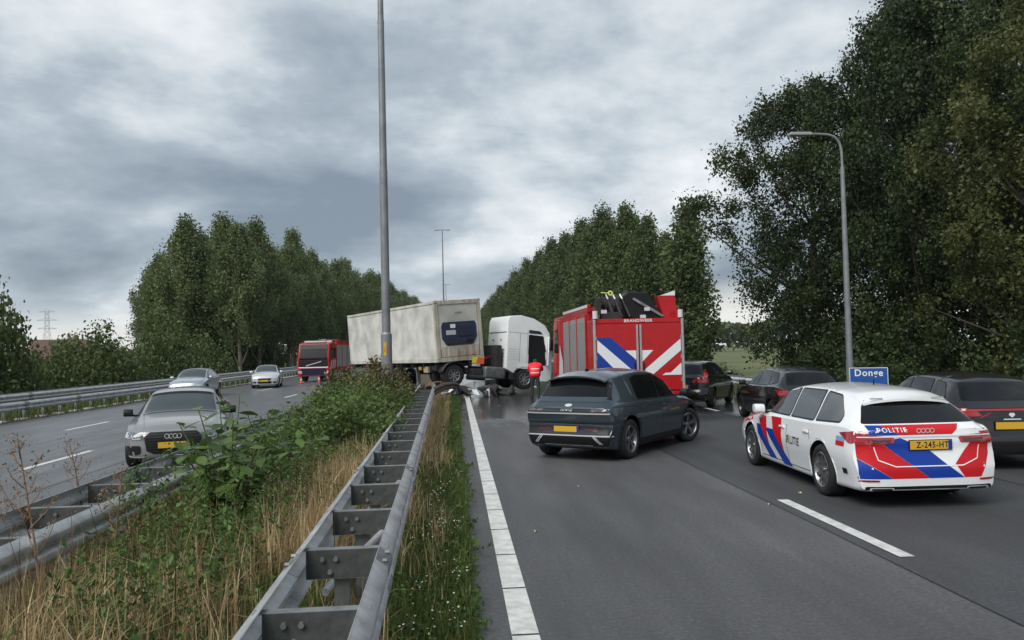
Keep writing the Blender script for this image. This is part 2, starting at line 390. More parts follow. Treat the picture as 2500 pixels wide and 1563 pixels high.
# ---- guardrails
Wp = [(0, 0), (.012, .012), (.075, .055), (.08, .075), (.08, .105), (.072, .12), (.012, .145), (.012, .165), (.072, .19), (.08, .205), (.08, .235), (.075, .255), (.012, .298), (0, .31)]
def rail_mesh(L, sgn):
    """corrugated beam along +Y, crests towards sgn*X, origin at lower back edge"""
    t = .006; o = [(sgn*a, b) for a, b in Wp]; n = len(o); b = MB(); seg = 1
    inn = []
    for k in range(n):
        p0 = Vector(o[max(0, k-1)]); p1 = Vector(o[min(n-1, k+1)]); d = (p1-p0).normalized(); nr = Vector((-d.y, d.x))*sgn
        inn.append((o[k][0]+nr.x*t, o[k][1]+nr.y*t))
    ring = o+inn[::-1]; m = len(ring)
    vs = [(x, 0, z) for x, z in ring]+[(x, L, z) for x, z in ring]
    b.add(vs, [(i, (i+1) % m, m+(i+1) % m, m+i) for i in range(m)]+[tuple(range(m-1, -1, -1)), tuple(range(m, 2*m))])
    return b.mesh('rail', smooth=50)
RM = {s: rail_mesh(3.99, s) for s in (-1, 1)}
for me in RM.values(): me.materials.append(steel)
JM = {}
for s in (-1, 1):
    me = rail_mesh(.34, s); bm = bmesh.new(); bm.from_mesh(me)
    for yy in (.06, .28):
        for zz in (.03, .155, .28): bmesh.ops.create_cone(bm, cap_ends=True, segments=6, radius1=.016, radius2=.014, depth=.03, matrix=Matrix.Translation((s*(.02 if zz == .155 else .05), yy, zz)) @ Matrix.Rotation(R(90), 4, 'Y'))
    bm.to_mesh(me); bm.free(); me.materials.append(steel2); JM[s] = me
def spacer_mesh(wd):
    """channel beam between the two rails: top and bottom flange, web, bolts"""
    b = MB(); h = .19
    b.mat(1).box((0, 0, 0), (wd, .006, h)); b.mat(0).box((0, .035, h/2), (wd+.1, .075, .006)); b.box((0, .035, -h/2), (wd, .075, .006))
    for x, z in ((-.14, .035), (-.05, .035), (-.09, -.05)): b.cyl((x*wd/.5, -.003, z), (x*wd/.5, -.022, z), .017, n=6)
    me = b.mesh('spacer'); me.materials.append(steel2); me.materials.append(steel_shade); return me
def post_mesh(h=.75):
    b = MB(); b.box((0, 0, -h/2), (.10, .005, h)); b.box((-.05, .03, -h/2), (.005, .06, h)); b.box((.05, .03, -h/2), (.005, .06, h)); b.box((-.042, .06, -h/2), (.022, .005, h)); b.box((.042, .06, -h/2), (.022, .005, h))
    me = b.mesh('post'); me.materials.append(steel2); return me
PM = post_mesh(.72)
def guardrail(label, xa, xb, ya, yb, wd, top=.78, single=None, brace=True, sp=1.333, footing=False, group=None):
    """ladder guardrail from (xa,ya) to (xb,yb) (centre line); wd = spacing of rails"""
    a = math.atan2(-(xb-xa), yb-ya); r = tag(empty('guardrail', (xa, ya, 0), a), label, 'guardrail', group); Ln = math.hypot(xb-xa, yb-ya)
    SM = spacer_mesh(wd)
    k = 0
    while k*4 < Ln-.1:
        for s in ((-1, 1) if single is None else (single,)):
            o = link(bpy.data.objects.new('rail', RM[s])); o.parent = r; o.location = (s*wd/2, k*4, top-.31); o.rotation_euler = (0, 0, 0)
            if k*4 < 26:
                j = link(bpy.data.objects.new('rail_joint', JM[s])); j.parent = o; j.location = (s*.004, -.17, -.002)
        k += 1
    y = .25; k = 0
    while y < Ln:
        if single is None:
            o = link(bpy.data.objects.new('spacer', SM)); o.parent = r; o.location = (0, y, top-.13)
        o = link(bpy.data.objects.new('post', PM)); o.parent = r; o.location = ((-.02 if single is None else -single*.06), y+.06, top-.235 if single is None else top-.05)
        if footing:
            f = MB().box((0, y-.2, .03), (.3, .42, .05)).build('footing', mat('footing_concrete', (.5, .5, .48), .8, var=.2), r, bevel=.01)
        if brace and single is None and k % 2 == 0 and y < 26:
            b = MB(); b.tube([(-wd/2+.06, y-.9, .34), (-wd*.2, y-.55, .40), (wd/2-.05, y+.1, top-.20)], .032, 10); b.build('brace', steel, r, smooth=50)
        y += sp; k += 1
    return r
g1 = guardrail('ladder guardrail with cross struts along the edge of the median beside the white line', -.73, -1.12, 1.4, 29.5, .50)
g2 = guardrail('ladder guardrail half buried in weeds at the edge of the left carriageway', -3.78, -3.60, 1.2, 60, .72, top=.70, brace=False)
g3 = guardrail('low guardrail along the far side of the left carriageway, in front of the hedge', -15.35, -15.35, 10, 150, .3, top=.66, single=1, footing=True)
g4 = guardrail('thin guardrail standing behind another one at the foot of the shrubs', -17.3, -17.3, 10, 110, .5, top=.80, brace=False, sp=2.667)
g5 = guardrail('ladder guardrail behind the black cars on the right shoulder', 11.5, 11.5, 6, 130, .55, top=.75, brace=False, sp=2.667)
# torn, flattened end of the median guardrail under the trailer
cr = tag(empty('crushed_guardrail', (-1.1, 29.5, 0)), 'bent and rusty guardrail end torn down under the trailer', 'guardrail')
rust = mat('rusty_steel', (.10, .06, .04), .7, .4, vscale=6, col2=(.20, .15, .11))
for s, pts in ((1, [(.25, 0, .62), (.38, 2.2, .60), (.62, 4.4, .62), (1.0, 6.6, .55), (1.25, 8.2, .35)]), (-1, [(-.25, 0, .62), (-.3, 2.4, .52), (-.15, 4.6, .34), (.1, 6.8, .20), (.3, 8.6, .12)])):
    b = MB(); vs = []; n = len(Wp)
    P_ = chaikin(pts, 2)
    for (x, y, z) in P_: vs += [(x+s*a, y, z+c-.15) for a, c in Wp]
    b.add(vs, [(i*n+k, i*n+k+1, (i+1)*n+k+1, (i+1)*n+k) for i in range(len(P_)-1) for k in range(n-1)])
    o = b.build('bent_rail', rust, cr, smooth=50); md = o.modifiers.new('t', 'SOLIDIFY'); md.thickness = .006
for k in range(6):
    b = MB(); y = .5+1.33*k; b.bar((-.25, y, .55-.08*k), (.3+.12*k, y+.1*(k % 3), .6-.05*k), .07, .1); b.build('bent_spacer', steel2, cr)

# ---- lighting masts in the median
mastm = mat('mast_steel', (.23, .24, .25), .5, .45, var=.2, vscale=2)
def mast(x, y, label, H=19.0, arms=True):
    r = tag(empty('lighting_mast', (x, y, 0)), label, 'lamp post', 'tall lighting masts in the median')
    sg = [(0, 2.6, .165, .160), (2.6, 7.4, .128, .115), (7.4, 11.9, .108, .095), (11.9, H, .088, .06)]
    for a, c, r0, r1 in sg: MB().cyl((0, 0, a), (0, 0, c), r0, r1, 20).build('pole_section', mastm, r, smooth=40)
    MB().cyl((0, 0, 2.6), (0, 0, 2.66), .160, .128, 20).build('collar', mastm, r)
    for a, q in ((7.36, .118), (11.86, .1)): MB().cyl((0, 0, a), (0, 0, a+.1), q, q, 20).build('collar', mastm, r)
    b = MB(); b.bar((-1.0, 0, H), (1.0, 0, H), .1, .09); b.build('crossarm', mastm, r)
    for s in (-1, 1): MB().box((s*.8, 0, H-.02), (.6, .3, .12)).build('luminaire', mat('luminaire', (.3, .31, .32), .4), r, bevel=.03)
    return r
mx0, my0 = -2.03, 24.2
ma = mast(mx0, my0, 'tall tapering steel lighting mast rising out of the bramble mass, yellow warning sticker')
st = MB(); ang = [R(a) for a in (-115, -105, -95, -85)]
vs = [(.1665*math.cos(a), .1665*math.sin(a), z) for z in (1.98, 2.36) for a in ang]
st.add(vs, [(i, i+1, 5+i, 4+i) for i in range(3)]); st.build('warning_sticker', mat('sticker_yellow', (.62, .34, .02), .5), ma)
st = MB(); st.add([(.168*math.cos(R(a)), .168*math.sin(R(a)), z) for a, z in ((-109, 2.09), (-94, 2.09), (-102, 2.27))], [(0, 1, 2)]); st.build('warning_triangle', mat('sticker_orange', (.35, .16, .01), .5), ma)
mast(-1.55, 114, 'distant tall lighting mast with twin arms showing above the container')
mast(-2.2, 208, 'farthest lighting mast, hair thin above the container')

# ---- lamp post on the right, river name sign
lp = tag(empty('street_lamp', (12.0, 24.2, 0)), 'grey lamp post with curved arm in front of the dark trees', 'lamp post')
MB().cyl((0, 0, 0), (0, 0, 1.5), .115, .11, 18).build('pole_base', mastm, lp, smooth=40)
MB().tube([(0, 0, 1.5), (0, 0, 4.6), (0, 0, 7.45)], [.098, .082, .062], 14).build('pole', mastm, lp, smooth=40)
pts = [(0, 0, 7.45), (0, 0, 8.0), (-.10, 0, 8.30), (-.32, 0, 8.45), (-.65, 0, 8.48), (-1.0, 0, 8.48)]
MB().tube(chaikin(pts, 2), .04, 10).build('arm', mastm, lp, smooth=40)
MB().box((-1.3, 0, 8.48), (.68, .24, .10)).build('luminaire', MT['luminaire'], lp, bevel=.03)
sg = tag(empty('river_sign', (11.75, 22.6, -.09), R(-27)), 'blue river name sign reading Donge on a post beside the lamp post', 'sign')
for s in (-.35, .35): MB().cyl((s, .05, 0), (s, .05, 1.35), .03, n=10).build('post', steel2, sg)
sb = MB().box((0, 0, 1.12), (1.02, .025, .58)).build('sign_panel', mat('sign_blue', (.01, .075, .30), .45), sg, bevel=.008)
MB().box((0, -.0145, 1.397), (1.0, .004, .016)).build('border_line', whitel, sb)
for s in (-1, 1): MB().box((s*.498, -.0145, 1.12), (.016, .004, .54)).build('border_line', whitel, sb)
bm = MB()
for p in text_polys('Donge', .27, .95, 1, (0, 1.25), 1.12): bm.add([(x, -.0155, z) for x, z in p], [tuple(range(len(p)))])
bm.build('lettering', whitel, sb)

# ================================================================== VEGETATION
def leaf_cloud(name, P, size, rng, m, elong=1.5, up=0.0, svar=.35, parent=None, rnd=None, fold=.15):
    n = len(P); d = rng.normal(size=(n, 3)); d[:, 2] += up; d /= np.linalg.norm(d, axis=1)[:, None]
    q = rng.normal(size=(n, 3)); a = np.cross(d, q); a /= np.linalg.norm(a, axis=1)[:, None]; c = np.cross(d, a)
    s = (size*(1+svar*rng.normal(size=n)).clip(.4, 2))[:, None]
    P = np.asarray(P); v0 = P-d*s*elong*.5; v2 = P+d*s*elong*.5; v1 = P+a*s*.5+c*s*fold; v3 = P-a*s*.5+c*s*fold
    V = np.stack([v0, v1, v2, v3], 1).reshape(-1, 3); i = np.arange(n)*4
    F = np.stack([np.stack([i, i+1, i+2], 1), np.stack([i, i+2, i+3], 1)], 1).reshape(-1, 3)
    if rnd is None: rnd = rng.rand(n)
    return tri_mesh(name, V, F, np.repeat(rnd, 2))
def tree_meshes(seed, H, base, Rf, ncl, per, cr, lsize, lm, trunk_r, spire=1.0, lean=0, barkm=None, nl=26, top=.93, squash=.8, outer=.45, elong=1.5, lobe=.2, leaders=0):
    """trunk mesh (with limbs) and crown mesh"""
    g = np.random.RandomState(seed); b = MB()
    tp = [(0, 0, -.3)]; x = y = 0
    for k in range(1, 9): x += g.normal()*.05*H/12; y += g.normal()*.05*H/12; tp.append((x+lean*k/8, y, H*top*k/8))
    tr = [trunk_r*1.25]+[trunk_r*(1-.9*k/8) for k in range(1, 9)]
    b.tube(tp, tr, 9); T = np.array(tp)
    lob = g.uniform(0, 6.28, 6)
    hs = base+(H-base)*g.rand(ncl)**.9; th = g.uniform(0, 2*math.pi, ncl); rr = g.rand(ncl)**outer
    Rv = np.array([Rf((h-base)/(H-base)) for h in hs])*(1+lobe*np.sin(3*th+lob[0]+hs*.8)+.7*lobe*np.sin(5*th+lob[1]-hs*1.3))
    tx = np.interp(hs, T[:, 2], T[:, 0]); ty = np.interp(hs, T[:, 2], T[:, 1])
    Cn = np.stack([tx+Rv*rr*np.cos(th), ty+Rv*rr*np.sin(th), hs], 1)
    for q in range(leaders):
        a_ = g.uniform(0, 6.28); r_ = g.uniform(.15, .75); ht = H*g.uniform(.80, 1.0)*(1-.18*r_); Rm = Rf(.55)*r_
        zz = np.arange(.50*H, ht, .42); Cn = np.concatenate([Cn, np.stack([np.interp(zz, T[:, 2], T[:, 0])+Rm*math.cos(a_)*(1-.25*(zz/ht-.5)), np.interp(zz, T[:, 2], T[:, 1])+Rm*math.sin(a_)*(1-.25*(zz/ht-.5)), zz], 1)])
    rr = np.concatenate([rr, np.full(len(Cn)-len(rr), .5)])
    P = []; Rn = []
    for c in Cn:
        n = int(per*g.uniform(.6, 1.4)); s = cr*g.uniform(.6, 1.3); q = np.clip(g.normal(size=(n, 3)), -1.9, 1.9)*s*np.array([squash, squash, spire]); P.append(c+q); t = g.rand()
        Rn.append(np.clip(t*.72+.28*g.rand(n), 0, 1))
    P = np.concatenate(P); Rn = np.concatenate(Rn); k = P[:, 2] > base*.45; P = P[k]; Rn = Rn[k]
    idx = g.choice(len(Cn), min(nl, len(Cn)), replace=False)
    for j in idx:
        c = Cn[j]; z0 = max(.15*H, c[2]-.28*H*g.uniform(.5, 1.1)*(.4+rr[j])); a = np.array([np.interp(z0, T[:, 2], T[:, 0]), np.interp(z0, T[:, 2], T[:, 1]), z0]); r0 = trunk_r*(1-.85*z0/H)*.45
        mdp = (a*.5+c*.5)+np.array([0, 0, -.04*H*g.rand()]); b.tube([a, mdp, c], [r0, r0*.6, r0*.18], 5)
    tm = b.mesh('trunk', smooth=50); tm.materials.append(barkm or MT['bark'])
    cm = leaf_cloud('crown', P, lsize, g, lm, rnd=Rn, elong=elong); cm.materials.append(lm)
    return tm, cm
bark = mat('bark', (.16, .14, .11), .9, var=.35, vscale=4, bump=.5, bscale=12, stretch=(1, 1, .2))
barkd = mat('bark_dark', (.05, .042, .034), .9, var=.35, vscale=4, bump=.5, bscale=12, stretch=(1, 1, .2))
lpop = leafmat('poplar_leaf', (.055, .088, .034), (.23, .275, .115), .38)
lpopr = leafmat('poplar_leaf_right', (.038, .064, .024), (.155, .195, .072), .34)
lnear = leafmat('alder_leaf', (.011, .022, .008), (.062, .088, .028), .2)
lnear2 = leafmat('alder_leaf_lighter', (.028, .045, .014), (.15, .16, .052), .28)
lshr = leafmat('shrub_leaf', (.034, .060, .020), (.145, .18, .060), .32)
lshr2 = leafmat('willow_leaf', (.040, .068, .022), (.13, .17, .055), .25)
lbram = leafmat('bramble_leaf', (.038, .074, .020), (.17, .235, .070), .3)
def tree(name, label, cat, loc, tm, cm, sc=(1, 1, 1), rz=0, group=None, cm_name='crown'):
    r = tag(empty(name, loc, rz), label, cat, group); r.scale = sc
    for nm, me in (('trunk', tm), (cm_name, cm)):
        o = link(bpy.data.objects.new(nm, me)); o.parent = r
    return r
popf = lambda t: 4.3*(math.sin(math.pi*min(1, (t*.84+.16)))**.85)*(1.0-.30*t)
PV = [tree_meshes(100+i, 18, 5.6, popf, 190, 120, .50, .165, lpop, .30, spire=1.45, nl=30, outer=.5, leaders=8) for i in range(4)]
PR = [tree_meshes(140+i, 18, 2.4, popf, 200, 120, .52, .165, lpopr, .28, spire=1.45, nl=18, outer=.5, barkm=barkd, leaders=8) for i in range(3)]
rg = random.Random(3)
def pix(px, Y):      # ground X for an image column at distance Y
    return Y*math.tan(math.atan((px-1250)/FPX)+YAW)
# left row: a line of poplars running away along the carriageway
GL = 'poplars beyond the left carriageway'
ly = 79.0; k = 0; lab = {0: 'near poplar with pale bare trunk and a low side limb beside the left guardrail'}
while ly < 420:
    H = 14.6+.030*(ly-79)+rg.uniform(-1.8, 1.8); X0 = -20.5+.012*(ly-79)+rg.uniform(-.6, .6)
    tm, cm = PV[k % 4]
    tree('poplar_tree', lab.get(k, 'poplar in the long row beyond the left carriageway'), 'tree', (X0, ly, -1.3), tm, cm, (H/18*1.0, H/18*1.0, (H+1.3)/18), rg.uniform(0, 6.28), GL)
    ly += 6.2 if ly < 200 else 13; k += 1
for (X0, Y0, H) in ((-25.6, 80, 14.6), (-29.0, 83, 11.8), (-24.0, 87, 16.0), (-31.3, 87, 10.2), (-27.2, 90, 14.6), (-25.5, 97, 16.0), (-28.5, 104, 15.5), (-26, 118, 16), (-27, 135, 17)):
    tm, cm = PV[k % 4]; k += 1
    tree('poplar_tree', 'broad poplar in the cluster behind the row, over the left hedge', 'tree', (X0, Y0, -1.3), tm, cm, (H/18*1.05, H/18*1.05, (H+1.3)/18), rg.uniform(0, 6.28), 'poplar cluster behind the left row')
# right row
GR = 'poplars beyond the right shoulder'
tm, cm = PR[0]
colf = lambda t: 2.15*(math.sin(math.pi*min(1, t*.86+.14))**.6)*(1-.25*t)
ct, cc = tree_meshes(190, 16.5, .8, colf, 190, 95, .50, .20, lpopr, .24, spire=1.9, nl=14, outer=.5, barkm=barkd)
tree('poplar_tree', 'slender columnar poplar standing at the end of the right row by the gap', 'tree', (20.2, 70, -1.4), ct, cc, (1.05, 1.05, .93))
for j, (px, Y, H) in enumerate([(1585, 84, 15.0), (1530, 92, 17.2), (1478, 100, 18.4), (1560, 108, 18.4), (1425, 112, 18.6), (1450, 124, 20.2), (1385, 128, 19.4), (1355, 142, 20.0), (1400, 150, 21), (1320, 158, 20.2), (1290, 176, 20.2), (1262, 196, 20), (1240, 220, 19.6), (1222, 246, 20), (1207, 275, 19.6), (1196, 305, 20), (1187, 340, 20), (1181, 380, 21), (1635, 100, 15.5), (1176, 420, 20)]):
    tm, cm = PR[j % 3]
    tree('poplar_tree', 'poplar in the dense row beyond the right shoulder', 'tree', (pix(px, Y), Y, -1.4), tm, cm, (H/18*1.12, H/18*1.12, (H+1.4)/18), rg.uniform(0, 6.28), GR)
# near dark trees on the right
nrf = lambda t: 6.3*(math.sin(math.pi*min(1, t*.76+.24))**.8)
nr1 = lambda t: float(np.interp(t, [0, .12, .35, .55, .70, .85, 1], [3.2, 3.6, 4.5, 5.8, 6.2, 4.6, 1.2]))
T1 = tree_meshes(301, 17, 1.2, nr1, 400, 215, .46, .10, lnear, .34, spire=.85, nl=34, outer=.6, barkm=barkd, lobe=.12)
T2 = tree_meshes(302, 23, 1.0, nrf, 560, 215, .50, .10, lnear, .36, spire=.9, nl=34, outer=.6, barkm=barkd)
T3 = tree_meshes(303, 19, .6, lambda t: 4.4*(math.sin(math.pi*min(1, t*.80+.20))**.75), 460, 225, .42, .09, lnear2, .26, spire=.9, nl=50, outer=.6, barkm=barkd)
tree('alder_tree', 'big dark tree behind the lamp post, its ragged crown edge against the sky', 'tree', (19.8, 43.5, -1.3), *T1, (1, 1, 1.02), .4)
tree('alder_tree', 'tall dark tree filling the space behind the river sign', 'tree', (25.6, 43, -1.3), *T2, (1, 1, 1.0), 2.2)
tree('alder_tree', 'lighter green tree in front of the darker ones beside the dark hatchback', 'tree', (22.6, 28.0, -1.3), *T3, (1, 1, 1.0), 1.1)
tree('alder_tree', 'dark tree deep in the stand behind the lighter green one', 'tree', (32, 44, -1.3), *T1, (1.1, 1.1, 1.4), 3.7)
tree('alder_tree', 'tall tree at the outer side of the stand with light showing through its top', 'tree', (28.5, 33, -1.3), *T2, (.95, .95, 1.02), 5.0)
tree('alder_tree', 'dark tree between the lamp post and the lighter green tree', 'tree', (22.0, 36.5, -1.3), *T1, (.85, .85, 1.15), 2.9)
# shrubs
def shrub_meshes(seed, R_, H, ncl, per, cr, ls, lm, sub=None):
    g = np.random.RandomState(seed); th = g.uniform(0, 6.28, ncl); r = R_*g.rand(ncl)**.5; hmax = H*(1-.55*(r/R_)**2)*(1+.18*np.sin(3*th+seed)); h = hmax*g.rand(ncl)**.55
    Cn = np.stack([r*np.cos(th), r*np.sin(th), h], 1); P = []; Rn = []
    for c in Cn:
        n = int(per*g.uniform(.6, 1.4)); P.append(c+np.clip(g.normal(size=(n, 3)), -1.8, 1.8)*cr*np.array([1, 1, .9])); Rn.append(np.clip(g.rand()*.5+.5*g.rand(n), 0, 1))
    P = np.concatenate(P); P[:, 2] = np.abs(P[:, 2]); cm = leaf_cloud('foliage', P, ls, g, lm, rnd=np.concatenate(Rn)); cm.materials.append(lm)
    b = MB()
    for j in range(9): c = Cn[g.randint(ncl)]; b.tube([(g.normal()*.1, g.normal()*.1, -.1), (c[0]*.5, c[1]*.5, c[2]*.55), tuple(c)], [.035*H/3, .024*H/3, .008], 5)
    tm = b.mesh('stem', smooth=50); tm.materials.append(barkd); return tm, cm
S = [shrub_meshes(401, 3.2, 4.6, 150, 80, .42, .13, lshr), shrub_meshes(402, 3.0, 4.2, 150, 80, .40, .13, lshr2), shrub_meshes(403, 2.4, 3.2, 110, 80, .36, .12, lshr), shrub_meshes(404, 2.8, 3.8, 150, 110, .36, .10, lnear)]
GH = 'shrubs along the left verge'
for (X0, Y0, k, s, zs, lb) in [(-23.6, 41, 0, .95, 1.80, 'tall dark shrub at the end of the left hedge, loose top against the sky'), (-24.0, 53, 2, 1.1, 1.15, 'low dark shrub in the left hedge behind the guardrails'), (-29, 46, 2, 1.0, .85, 'low dark shrub in the left hedge behind the guardrails'),
        (-21.2, 50, 0, .95, 1.12, 'tall shrub with pale tips in the left hedge'), (-20.6, 60, 1, .95, 1.30, 'pale grey-green willow shrub in front of the poplars'), (-20.3, 66, 1, .9, 1.2, 'pale grey-green willow shrub in front of the poplars'), (-29, 57, 0, .9, .85, 'low dark shrub in the left hedge behind the guardrails'), (-34, 60, 0, .9, .85, 'low dark shrub in the left hedge behind the guardrails'), (-21.5, 41, 2, 1.0, .85, 'low dark shrub in the left hedge behind the guardrails'), (-21, 35, 2, 1.0, .8, 'low dark shrub in the left hedge behind the guardrails'), (-20, 52, 2, .8, .8, 'low dark shrub in the left hedge behind the guardrails'),
        (-37, 70, 0, 1.0, .8, 'low dark shrub in the left hedge behind the guardrails'), (-42, 80, 0, 1.1, .8, 'low dark shrub in the left hedge behind the guardrails'), (-25, 84, 2, 1.6, 1.3, 'dark undergrowth shrub at the foot of the poplars'), (-24, 95, 2, 1.6, 1.2, 'dark undergrowth shrub at the foot of the poplars'), (-27, 110, 2, 1.8, 1.2, 'dark undergrowth shrub at the foot of the poplars')]:
    tree('shrub', lb, 'shrub', (X0, Y0, -1.4), *S[k], (s, s, s*zs), rg.uniform(0, 6), GH, 'foliage')
for (X0, Y0, k, s, zs, lb) in [(17.0, 52, 2, .75, .75, 'small pale shrub in the gap beside the columnar poplar'), (15.4, 40, 2, .6, .6, 'low shrub behind the right guardrail'), (16.8, 31, 3, .85, .75, 'dark shrub behind the parked dark car'), (16.0, 24.0, 1, .42, .72, 'yellowish green shrub behind the dark hatchback'), (18.8, 22, 3, 1.0, .9, 'dark shrub under the lighter green tree'),
        (18.9, 36, 3, 1.1, .9, 'dark shrub at the foot of the tree behind the lamp post'), (24.5, 52, 3, 1.1, .8, 'dark shrub in the shade behind the big dark tree'), (20.6, 27, 3, 1.0, 1.0, 'dark shrub behind the river sign')]:
    tree('shrub', lb, 'shrub', (X0, Y0, -1.4), *S[k], (s, s, s*zs), rg.uniform(0, 6), 'shrubs along the right verge', 'foliage')
# far woods and far hedge
g = np.random.RandomState(55)
def wood(name, label, x0, x1, Y, H, n, m, ls):
    px = g.uniform(x0, x1, n); h = H*(.75+.25*np.sin(px*.11+1)*np.sin(px*.043))*g.rand(n)**.5
    me = leaf_cloud(name, np.stack([px, Y+g.normal(size=n)*6, h-1.5], 1), ls, g, m); me.materials.append(m)
    return tag(mobj(name, me, None), label, 'wood', kind='stuff')
wood('far_wood', 'distant wood closing the field beyond the gap on the right', 110, 260, 420, 19, 5500, lshr, 2.0)
wood('far_hedge', 'distant tree line behind the left hedge', -330, -60, 330, 9, 5000, lshr, 1.6)
wood('far_treeline', 'dark distant trees closing the view at the end of the road', -40, 60, 520, 11, 3000, lshr, 2.0)
# far house roof and pylon on the left
hs = tag(empty('farm_house', (-88.5, 190, -1.5), R(25)), 'brown roofed house half hidden behind the left hedge', 'house')
bw = mat('house_brick', (.20, .10, .07), .9, var=.2); br = mat('roof_tile', (.13, .075, .055), .8, var=.3, vscale=3)
MB().box((0, 0, 2), (14, 9, 4)).build('wall', bw, hs)
b = MB(); b.add([(-7.4, -5, 3.8), (7.4, -5, 3.8), (7.4, 5, 3.8), (-7.4, 5, 3.8), (-5.5, 0, 8.2), (5.5, 0, 8.2)], [(0, 1, 5, 4), (1, 2, 5), (2, 3, 4, 5), (3, 0, 4), (3, 2, 1, 0)]); rf = b.build('roof', br, hs)
MB().box((3, 0, 8.4), (.8, .8, 1.6)).build('chimney', bw, rf)
for xk in (-4, 0, 4): f = MB().box((xk, -4.52, 1.9), (1.6, .1, 1.4)).build('window', whitel, hs); MB().box((xk, -4.58, 1.9), (1.4, .06, 1.2)).build('pane', glass, f)
py = tag(empty('power_pylon', (-289, 600, -1.5), .2), 'hazy lattice power pylon far beyond the left hedge', 'pylon'); b = MB(); pm_ = mat('pylon_steel', (.42, .43, .44), .6)
for sx in (-1, 1):
    for sy in (-1, 1): b.cyl((sx*4, sy*4, 0), (sx*1.3, sy*1.3, 26), 0.15, .12, 5); b.cyl((sx*1.3, sy*1.3, 26), (sx*1.1, sy*1.1, 39), .12, .1, 5)
for k in range(9):
    z = k*4.3; z2 = z+4.3; r0 = max(1.2, 4-z*.105); r1 = max(1.2, 4-z2*.105)
    for s in (-1, 1): b.cyl((-r0, s*r0, z), (r1, s*r1, z2), .07, n=4); b.cyl((r0, s*r0, z), (-r1, s*r1, z2), .07, n=4)
b.build('lattice_tower', pm_, py)
for z, wd in ((26, 6), (32, 6.5), (38, 5)): a = MB(); a.bar((-wd, 0, z), (wd, 0, z), .35, .35); a.bar((-wd, 0, z), (0, 0, z+1.7), .2, .2); a.bar((wd, 0, z), (0, 0, z+1.7), .2, .2); a.build('crossarm', pm_, py)

# ---- median weeds and grasses
def blades(name, P, Hh, wdt, rng, m, bend=.35, label=None, cat=None, lean=(0, 0)):
    n = len(P); a = rng.uniform(0, 6.28, n); dx = np.stack([np.cos(a), np.sin(a), 0*a], 1); sd = np.stack([-np.sin(a), np.cos(a), 0*a], 1)
    h = (Hh*(1+.35*rng.normal(size=n)).clip(.3, 1.9))[:, None]; bd = (bend*np.abs(rng.normal(size=n)))[:, None]; wv = (wdt*(1+.3*rng.normal(size=n)).clip(.4, 2))[:, None]
    u = np.array([[0, 0, 1.]]); dx = dx+np.array([[lean[0], lean[1], 0]])
    p0 = P; p1 = P+u*h*.55+dx*bd*h*.35; p2 = P+u*h*(1-.25*bd)+dx*bd*h
    V = np.stack([p0-sd*wv*.5, p0+sd*wv*.5, p1-sd*wv*.4, p1+sd*wv*.4, p2], 1).reshape(-1, 3); i = np.arange(n)*5
    F = np.stack([np.stack([i, i+1, i+3], 1), np.stack([i, i+3, i+2], 1), np.stack([i+2, i+3, i+4], 1)], 1).reshape(-1, 3)
    me = tri_mesh(name, V, F, np.repeat(rng.rand(n), 3)); me.materials.append(m)
    return tag(mobj(name, me, None), label, cat, kind='stuff')
dry = leafmat('dry_grass', (.26, .17, .08), (.66, .54, .31), .3, .7)
grn = leafmat('green_grass', (.035, .06, .014), (.15, .19, .05), .3, .6)
def scatter(n, x0, x1, y0, y1, rng, near=1.0, clump=None):
    yy = y0+(y1-y0)*rng.rand(int(n*3))**near; xx = rng.uniform(x0, x1, int(n*3))
    if clump is not None:
        v = np.sin(xx*2.3+clump)*np.sin(yy*1.1+clump*2)+.5*np.sin(xx*5.1+yy*2.3+clump*3); k = v > rng.uniform(-.9, .9, len(v)); xx = xx[k]; yy = yy[k]
    return np.stack([xx, yy, 0*xx+.0], 1)[:n]
g = np.random.RandomState(77)
blades('dry_grass', np.concatenate([scatter(11000, -3.4, -1.0, 2.2, 13, g, 1.3, 1.0), scatter(6000, -1.9, -1.15, 7.0, 14.5, g, 1)]), .48, .0085, g, dry, .6, 'straw coloured dry grass filling the median between the guardrails', 'grass')
blades('green_grass', np.concatenate([scatter(24000, -3.4, -1.0, 2.2, 14, g, 1.3, 4.0), scatter(6000, -4.6, -1, 10, 34, g, 1.2)]), .30, .010, g, grn, .5, 'green grass growing through the median', 'grass')
blades('verge_grass', np.concatenate([scatter(26000, -.6, .10, 3.0, 14, g, 1.4), scatter(11000, -.85, .10, 12, 38, g, 1.2)]), .14, .009, g, grn, .6, 'short green grass strip between guardrail and white line', 'grass')
blades('dry_verge_grass', np.concatenate([scatter(900, -.5, -.12, 3.0, 16, g, 1.1, 2.0), scatter(3600, -1.0, -.25, 14, 36, g, 1.0)]), .27, .008, g, dry, .5, 'dry grass tufts beside the guardrail in the narrow verge', 'grass')
blades('under_rail_grass', scatter(3600, -1.15, -.5, 2.2, 26, g, 1.2, 6.0), .30, .008, g, dry, .6, 'dry grass growing up between the struts of the guardrail', 'grass')
blades('left_edge_grass', np.concatenate([scatter(5000, -5.0, -3.3, 4, 14, g, 1.2), scatter(2500, -5.0, -4.0, 10, 40, g, 1.2)]), .22, .010, g, leafmat('brown_grass', (.12, .085, .04), (.28, .22, .10), .3, .7), .7, 'brownish grass at the edge of the left carriageway', 'grass')
blades('left_verge_grass', scatter(9000, -17.4, -15.0, 14, 70, g, 1.3), .35, .02, g, grn, .5, 'rough grass below the far left guardrail', 'grass')
blades('right_verge_grass', scatter(9000, 10.65, 15.5, 12, 60, g, 1.3), .40, .02, g, grn, .5, 'rough grass along the right guardrail', 'grass')
